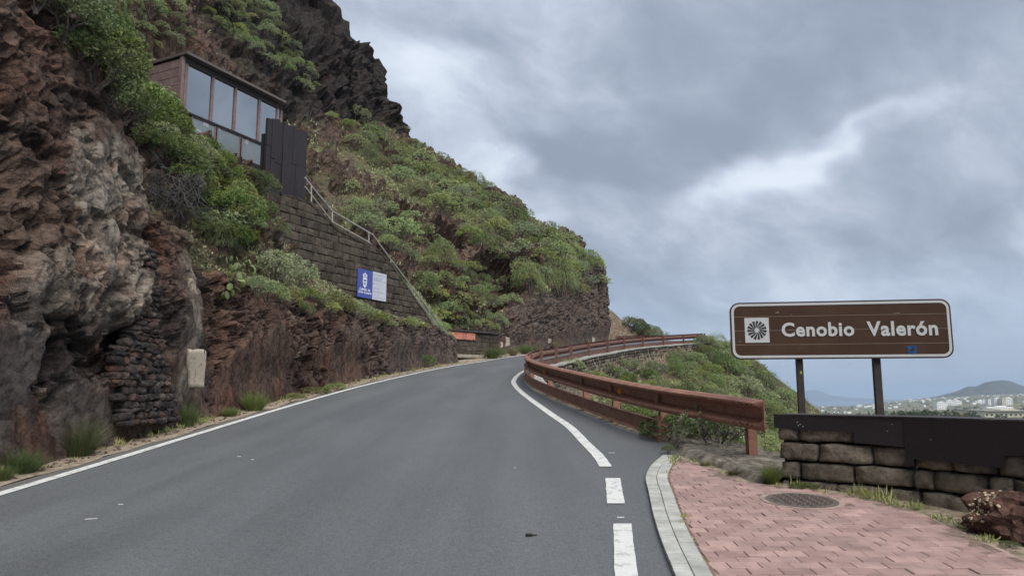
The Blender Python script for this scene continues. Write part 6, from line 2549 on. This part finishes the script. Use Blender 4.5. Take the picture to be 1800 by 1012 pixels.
# ---------- low ground cover on both slopes
def ground_cover(P, rgs, name, mat, scale):
    rg = np.random.default_rng(rgs)
    n = len(P)
    k = 5
    P2 = np.repeat(P, k, 0) + rg.normal(0, 1, (n * k, 3)) * np.array([.10, .10, .02]) * np.repeat(scale, k)[:, None] * 4
    D = unit(rg.normal(0, .55, (n * k, 3)) + np.array([0, 0, 1.0]))
    s = np.repeat(scale, k)
    V, Q = leaves(P2, D, s * rg.uniform(.6, 1.6, n * k), s * rg.uniform(.12, .3, n * k), rg)
    me = mesh_arrays(name, V, Q, mat, False, {'tint': np.repeat(np.repeat(rg.uniform(0, 1, n), k) * .6 + rg.uniform(0, .4, n * k), 4)})
    return tag(link(name, me), kind='stuff')


rg = np.random.default_rng(55)
n_, m_ = HV.shape[:2]
w = (1 - HI['cut']) * (1 - .92 * HI['outc']) * (1 - HI['cliff']) * (HI['U'] > 8) * (HI['U'] < 66) * (HI['S'] < 6.2)
w = w * sstep(fbm(HV * .45 + 13, 3), -.35, .15)
cellA = np.gradient(HI['U'], axis=0) * 1.0
w = w * cellA
w[-1] = 0
w[:, -1] = 0
pw = (w / w.sum()).ravel()
pick = rg.choice(n_ * m_, 15000, p=pw)
i, j = np.divmod(pick, m_)
u, v = rg.uniform(0, 1, (2, len(pick), 1))
PP = HV[i, j] * (1 - u) * (1 - v) + HV[i + 1, j] * u * (1 - v) + HV[i, j + 1] * (1 - u) * v + HV[i + 1, j + 1] * u * v
half = len(PP) // 2
tag(ground_cover(PP[:half], 1, 'ground_cover', MATS['leaf_olive'], np.clip(PP[:half, 1] * .004, .06, .2)), 'low olive ground cover between the shrubs of the hillside', 'ground cover')
tag(ground_cover(PP[half:], 2, 'ground_cover', MATS['leaf_grey'], np.clip(PP[half:, 1] * .004, .06, .2)), 'low grey-green ground cover between the shrubs of the hillside', 'ground cover')
n_, m_ = GV.shape[:2]
pick = []
X, Y, Z = GV[..., 0], GV[..., 1], GV[..., 2]
d_, _, by_ = edge_dist(X, Y)
w = (d_ > .95) * (d_ < 28) * (Y < 64) * (Y > 8)
ar = np.gradient(X, axis=1) * np.gradient(Y, axis=0)
w = w * np.abs(ar) * (.3 + sstep(fbm(GV * .4 + 3, 3), -.3, .2)) / np.maximum(Y, 8)
w[-1] = 0
w[:, -1] = 0
pick = rg.choice(n_ * m_, 12000, p=(w / w.sum()).ravel())
i, j = np.divmod(pick, m_)
u, v = rg.uniform(0, 1, (2, len(pick), 1))
PP = GV[i, j] * (1 - u) * (1 - v) + GV[i + 1, j] * u * (1 - v) + GV[i, j + 1] * (1 - u) * v + GV[i + 1, j + 1] * u * v
tag(ground_cover(PP, 3, 'ground_cover', MATS['leaf_olive'], np.clip(PP[:, 1] * .004, .06, .2)), 'low ground cover on the gully slope', 'ground cover')

# loose stones and litter along the foot of the cutting
mb = MB()
rg = np.random.default_rng(66)
for k in range(420):
    y = 6.5 + 28 * rg.uniform() ** 1.6
    x = float(xl(y)) - .30 - abs(rg.normal(0, .17)) - .05
    r = rg.uniform(.008, .035)
    q = unit(rg.normal(size=(6, 3))) * r
    V = np.array([[r, 0, 0], [-r, 0, 0], [0, r, 0], [0, -r, 0], [0, 0, r * .8], [0, 0, -r * .5]]) * rg.uniform(.6, 1.3, (6, 1)) + np.array([x, y, g1(y) + .012])
    mb.add(V, T=[[0, 2, 4], [2, 1, 4], [1, 3, 4], [3, 0, 4], [2, 0, 5], [1, 2, 5], [3, 1, 5], [0, 3, 5]])
tag(mb.build('loose_stones', simple('scree', (.11, .082, .065), .95, var=.5, scale=20, spec=.1)), 'loose stones along the foot of the rock cutting', 'stones', kind='stuff')

# ------------------------------------------------------------------ distance: knoll, plain, hills, town, sea, air
def polar_grid(name, pxs, Ds, zf, mat, cols=None):
    V = []
    for D in Ds:
        for px in pxs:
            V.append(((px - 900) / FPX / math.cos(PITCH) * D * .995, D, zf(px, D)))
    V = np.array(V)
    n, m = len(Ds), len(pxs)
    idx = np.arange(n * m).reshape(n, m)
    Q = np.stack([idx[:-1, :-1], idx[:-1, 1:], idx[1:, 1:], idx[1:, :-1]], -1).reshape(-1, 4)
    return link(name, mesh_arrays(name, V, Q, mat, True))


# knoll beyond the nose of the cliff
gx, gy_ = np.meshgrid(np.linspace(-14, 34, 70), np.linspace(84, 128, 60))
gz = 6.0 + 7.2 * np.exp(-(((gx - 9.5) / 7.0) ** 2 + ((gy_ - 104) / 10) ** 2)) + 2.4 * np.exp(-(((gx - 19) / 9) ** 2 + ((gy_ - 104) / 12) ** 2))
gz = gz + fbm(np.stack([gx, gy_, gx * 0], -1) * .35, 4) * .8 - .12 * np.maximum(gx - 17, 0) ** 2
PV = np.stack([gx, gy_, gz], -1)
idx = np.arange(gx.size).reshape(gx.shape)
Q = np.stack([idx[:-1, :-1], idx[:-1, 1:], idx[1:, 1:], idx[1:, :-1]], -1).reshape(-1, 4)
cl = np.tile(np.array([.14, .115, .085]), (gx.size, 1)) * (.75 + .5 * RNG.uniform(size=(gx.size, 1)))
tag(link('knoll', mesh_arrays('knoll', PV.reshape(-1, 3), Q, MATS['rock'], False, {'rock': cl})), kind='structure')
KN = BVHTree.FromPolygons([Vector(v) for v in PV.reshape(-1, 3).tolist()], Q.tolist())
for k, (px, y, r, kd) in enumerate(((1116, 98, 1.5, 'lime'), (1128, 97, 1.3, 'green'), (1138, 97, 1.2, 'lime'), (1150, 96, 1.2, 'grey'), (1160, 95, 1.3, 'grey'), (1105, 98, 1.1, 'olive'), (1145, 99, 1.2, 'green'))):
    x = (px - 900) / FPX * y
    loc, _, _, _ = KN.ray_cast(Vector((x, y, 50)), Vector((0, 0, -1)))
    if loc:
        plant(kd, loc, r, ('first', 'second', 'third', 'fourth', 'fifth', 'sixth', 'last')[(1105, 1116, 1128, 1138, 1145, 1150, 1160).index(px)] + ' from the left of the bushes on the small brown knoll', 'bushes on the knoll', .9)


def land_mat(name, a, b, c, s1, s2):
    m, t, bs = newmat(name)
    p = t.n('ShaderNodeNewGeometry').outputs['Position']
    n1 = t.noise(p, s1, 6, .65)
    n2 = t.noise(p, s2, 5, .65)
    col = t.mix(t.ramp(n1, .38, .62), a, b)
    col = t.mix(t.ramp(n2, .52, .66), col, c)
    t.set(bs.inputs['Base Color'], col)
    bs.inputs['Roughness'].default_value = .95
    bs.inputs['Specular IOR Level'].default_value = .1
    return m


land_mat('plain_land', (.20, .18, .125), (.10, .115, .065), (.29, .255, .19), .012, .03)
land_mat('hill_land', (.085, .08, .065), (.055, .065, .04), (.12, .105, .085), .004, .012)
m, t, b = newmat('sea_water')
b.inputs['Base Color'].default_value = (.018, .045, .085, 1)
b.inputs['Roughness'].default_value = .28
p = t.n('ShaderNodeNewGeometry').outputs['Position']
bump(t, b, t.noise(p, .02, 5, .6), .4, 6.0)

th = np.linspace(0, 2 * math.pi, 97)[:-1]
Rr = [0, 2000, 6000, 10000, 13000, 16200]
V = [[0, 0, -150]] + [[r * math.cos(a), r * math.sin(a), -150] for r in Rr[1:] for a in th]
T = [[0, 1 + j, 1 + (j + 1) % 96] for j in range(96)]
Q = [[1 + k * 96 + j, 1 + (k + 1) * 96 + j, 1 + (k + 1) * 96 + (j + 1) % 96, 1 + k * 96 + (j + 1) % 96] for k in range(4) for j in range(96)]
tag(link('sea', mesh_arrays('sea', V, [np.array(Q), np.array(T)], MATS['sea_water'], False)), kind='structure')

PT = np.array([(1150, 716), (1395, 714), (1480, 712), (1525, 708.5), (1560, 703.5), (1640, 698), (1720, 694), (1800, 690), (2300, 686)], float)


LG = np.log(np.array([170, 300, 500, 900, 1100, 1700, 2500, 3600.]))
GG = np.array([1.0, .93, .80, .58, .50, .28, .10, 0])


def plain_y(px, D):
    yt = np.interp(px, PT[:, 0], PT[:, 1])
    return yt + (744 - yt) * np.interp(math.log(D), LG, GG)


def plain_z(px, D):
    z = CAM_H - D * (plain_y(px, D) - 690) / FPX
    z += float(perlin(np.array([[px * .02, D * .0035, .3]]))[0]) * (.0008 * D + .5)
    if D > 3600:
        z -= (D - 3600) * .12
    return max(z, -156)


def plain_D(px, y):
    for D in np.geomspace(200, 3500, 300):
        if plain_y(px, D) <= y:
            return float(D)
    return 3500.0


Dl = np.concatenate([np.geomspace(170, 3600, 70), np.array([3800, 4100, 4500])])
tag(polar_grid('coastal_plain', np.linspace(1150, 2300, 150), Dl, plain_z, MATS['plain_land']), kind='structure')


def valley_z(px, D):
    y = np.interp(math.log(D), np.log([24, 60, 100, 180]), [930, 830, 785, 750])
    return CAM_H - D * (y - 690) / FPX + float(perlin(np.array([[px * .02, D * .05, 1.3]]))[0]) * .02 * D


tag(polar_grid('valley_side', np.linspace(1425, 2600, 90), np.geomspace(24, 185, 40), valley_z, MATS['plain_land']), kind='structure')


def ridge(name, prof, D, half, mat, base_z, rough):
    pr = np.array(prof, float)

    def zf(px, d):
        y = np.interp(px, pr[:, 0], pr[:, 1])
        top = CAM_H + (690 - y) / FPX * D
        b = 1 - ((d - D) / half) ** 2
        zz = base_z + (top - base_z) * max(b, 0) ** .8
        return zz + float(fbm(np.array([[px * .045, d * 30 / D / 10, .2]]), 3)[0]) * rough * max(b, 0)
    return tag(polar_grid(name, np.linspace(pr[0, 0], pr[-1, 0], 120), np.linspace(D - half, D + half, 24), zf, mat), kind='structure')


ridge('far_hill', [(1560, 706), (1600, 701), (1640, 695), (1665, 688.5), (1690, 679), (1705, 679.5), (1722, 671.5), (1740, 668.5), (1752, 668), (1766, 670.5), (1785, 678), (1815, 685), (1900, 692), (2050, 697)], 4700, 900, MATS['hill_land'], -60, 4)
ridge('far_headland', [(1370, 700), (1395, 691), (1412, 686.5), (1424, 684), (1434, 686.5), (1450, 693.5), (1475, 697.5), (1520, 700), (1590, 702.5)], 14800, 900, MATS['hill_land'], -152, 10)

simple('render_white', (.74, .74, .72), .8, var=.05, scale=.1)
simple('render_cream', (.55, .52, .40), .8, var=.08, scale=.1)
simple('roof_grey', (.27, .255, .235), .85, var=.15, scale=.1)
simple('far_window', (.07, .08, .09), .4)


def at_plain(px, D):
    return np.array([(px - 900) / FPX / math.cos(PITCH) * D * .995, D, plain_z(px, D)])


def house(px, ytop, ybot, w_px, D, mat, label, group, floors=3, name='apartment_building', depth=11):
    D = plain_D(px, ybot)
    s = D / FPX
    base = np.array([(px - 900) * s, D, CAM_H - (ybot - 690) * s])
    o = tag(empty(name, base), label, 'building', group)
    h = (ybot - ytop) * s
    w = w_px * s
    MB().box((0, depth / 2, h / 2 - 4), (w, depth, h + 8)).build('wall', MATS[mat], o)
    MB().box((w * .12, depth / 2, h + .5), (w * .35, depth * .5, 1.6)).build('roof_house', MATS[mat], o)
    mb = MB()
    nf = max(1, int(h / 3.1))
    nw = max(2, int(w / 3.2))
    for f in range(nf):
        for k in range(nw):
            mb.box((-w / 2 + (k + .5) * w / nw, -.06, h * (f + .5) / nf), (1.3, .2, 1.3))
    tag(mb.build('windows', MATS['far_window'], o), kind='stuff')
    return o


HG = 'white houses of the far town'
for a in (
        (1646, 706, 718, 16, 1050, 'render_white', 'white block at the left of the far town', None),
        (1661, 702.5, 712, 12, 1120, 'render_white', 'taller white block in the left cluster of the far town', None),
        (1674, 704, 711, 15, 1150, 'render_white', 'white block at the right of the left cluster of the far town', None),
        (1713, 704, 709, 17, 1250, 'render_white', 'low white row alone in the middle of the far town', None),
        (1733, 702, 711, 11, 1120, 'render_white', 'white block at the left of the big right cluster', None),
        (1744, 699, 712, 11, 1110, 'render_white', 'tallest white block of the right cluster', None),
        (1755, 699.5, 712, 7, 1100, 'render_cream', 'yellowish block between white ones in the right cluster', None),
        (1764, 698.5, 711.5, 11, 1120, 'render_white', 'white block at the right end of the right cluster', None),
        (1747, 714, 720.5, 46, 900, 'render_white', 'long low white building below the right cluster', None),
        (1503, 711, 714.5, 9, 1700, 'render_white', 'small white house far out on the plain behind the left sign post', None),
        (1520, 712.5, 715.5, 18, 1600, 'render_white', 'white sheds on the plain between the sign posts', None)):
    house(*a[:7], group=a[7])
sh = house(1765, 722, 733, 92, 520, 'render_cream', 'long grey-roofed shed just above the parapet at the right', None, name='shed', depth=30)
MB().box((0, 14, 11 * plain_D(1765, 733) / FPX + .35), (92 * plain_D(1765, 733) / FPX + 1, 31, .7)).build('roof', MATS['roof_grey'], sh)
# far specks of houses on the hill foot
mb = MB()
rg = np.random.default_rng(91)
for k in range(80):
    px = rg.uniform(1560, 1860)
    D = rg.uniform(1500, 3300)
    P = at_plain(px, D)
    mb.box(P + np.array([0, 0, 2.0]), (rg.uniform(4, 10), rg.uniform(5, 9), rg.uniform(3, 6)))
for k in range(26):
    px = rg.uniform(1400, 1560)
    D = rg.uniform(1300, 3300)
    P = at_plain(px, D)
    mb.box(P + np.array([0, 0, 1.5]), (rg.uniform(4, 10), rg.uniform(5, 9), rg.uniform(2.5, 4)))
tag(mb.build('distant_houses', MATS['render_white']), 'scattered pale houses on the plain and hill foot', 'houses', kind='stuff')

# trees on the plain behind the parapet
for k, (px, ytop, ybot, D, kd, lab) in enumerate((
        (1571, 703, 731, 190, 'fargreen', 'dark tree right of the right sign post'),
        (1584, 706, 731, 185, 'fargreen', 'bushy tree second right of the sign post'),
        (1597, 703, 730, 200, 'fargreen', 'third tree right of the sign post'),
        (1609, 708, 731, 190, 'fargreen', 'low tree fourth right of the sign post'),
        (1622, 701, 730, 195, 'fargreen', 'taller dark tree fifth right of the sign post'),
        (1634, 708, 731, 190, 'fargreen', 'tree at the left foot of the white town cluster'),
        (1660, 713, 733, 260, 'fargreen', 'round dark green tree below the left white cluster'),
        (1682, 719, 734, 240, 'lime', 'yellow-green low tree right of the round one'),
        (1698, 718, 735, 240, 'fargreen', 'small tree left of the grey shed'),
        (1748, 723, 735, 250, 'fargreen', 'round tree in front of the grey shed'),
        (1796, 722, 736, 240, 'fargreen', 'tree at the right edge in front of the shed'))):
    s = D / FPX
    h = (ybot + 6 - ytop) * s * (.52 if px < 1640 else .8)
    loc = ((px - 900) * s, D, CAM_H - (ybot + 6 - 690) * s)
    plant(kd, loc, h / 1.45, lab, 'trees behind the parapet', 1.0, name='tree')
mb = MB()
mb2 = MB()
rg = np.random.default_rng(17)
LV, LQ, LT = [], [], []
cnt = 0
for k in range(230):
    D = rg.uniform(420, 2600)
    px = rg.uniform(1395, 1850)
    P = at_plain(px, D)
    r = rg.uniform(1.6, 3.6)
    n = 16
    Pq = P + rg.normal(0, 1, (n, 3)) * np.array([r * .6, r * .6, r * .35]) + np.array([0, 0, r * .5])
    V, Q = leaves(Pq, unit(rg.normal(size=(n, 3))), np.full(n, r * .9), np.full(n, r * .32), rg)
    LV.append(V); LQ.append(Q + cnt); cnt += len(V)
    LT.append(np.repeat(rg.uniform(0, 1, n), 4))
tag(link('distant_scrub', mesh_arrays('distant_scrub', np.concatenate(LV), np.concatenate(LQ), MATS['leaf_far'], False, {'tint': np.concatenate(LT)})), 'far scrub and orchards dotted over the coastal plain', 'scrub', kind='stuff')

# the air
hm = bpy.data.materials.new('haze_air')
hm.use_nodes = True
t = NT(hm.node_tree)
out = t.n('ShaderNodeOutputMaterial')
pv_ = t.n('ShaderNodeVolumePrincipled')
pv_.inputs['Color'].default_value = (.62, .79, 1.0, 1)
pv_.inputs['Density'].default_value = 1.05e-4
t.t.links.new(pv_.outputs[0], out.inputs['Volume'])
hz = MB().box((0, 0, -10), (34000, 34000, 290)).build('haze', hm)
tag(hz, kind='stuff')
hz.display_type = 'WIRE'
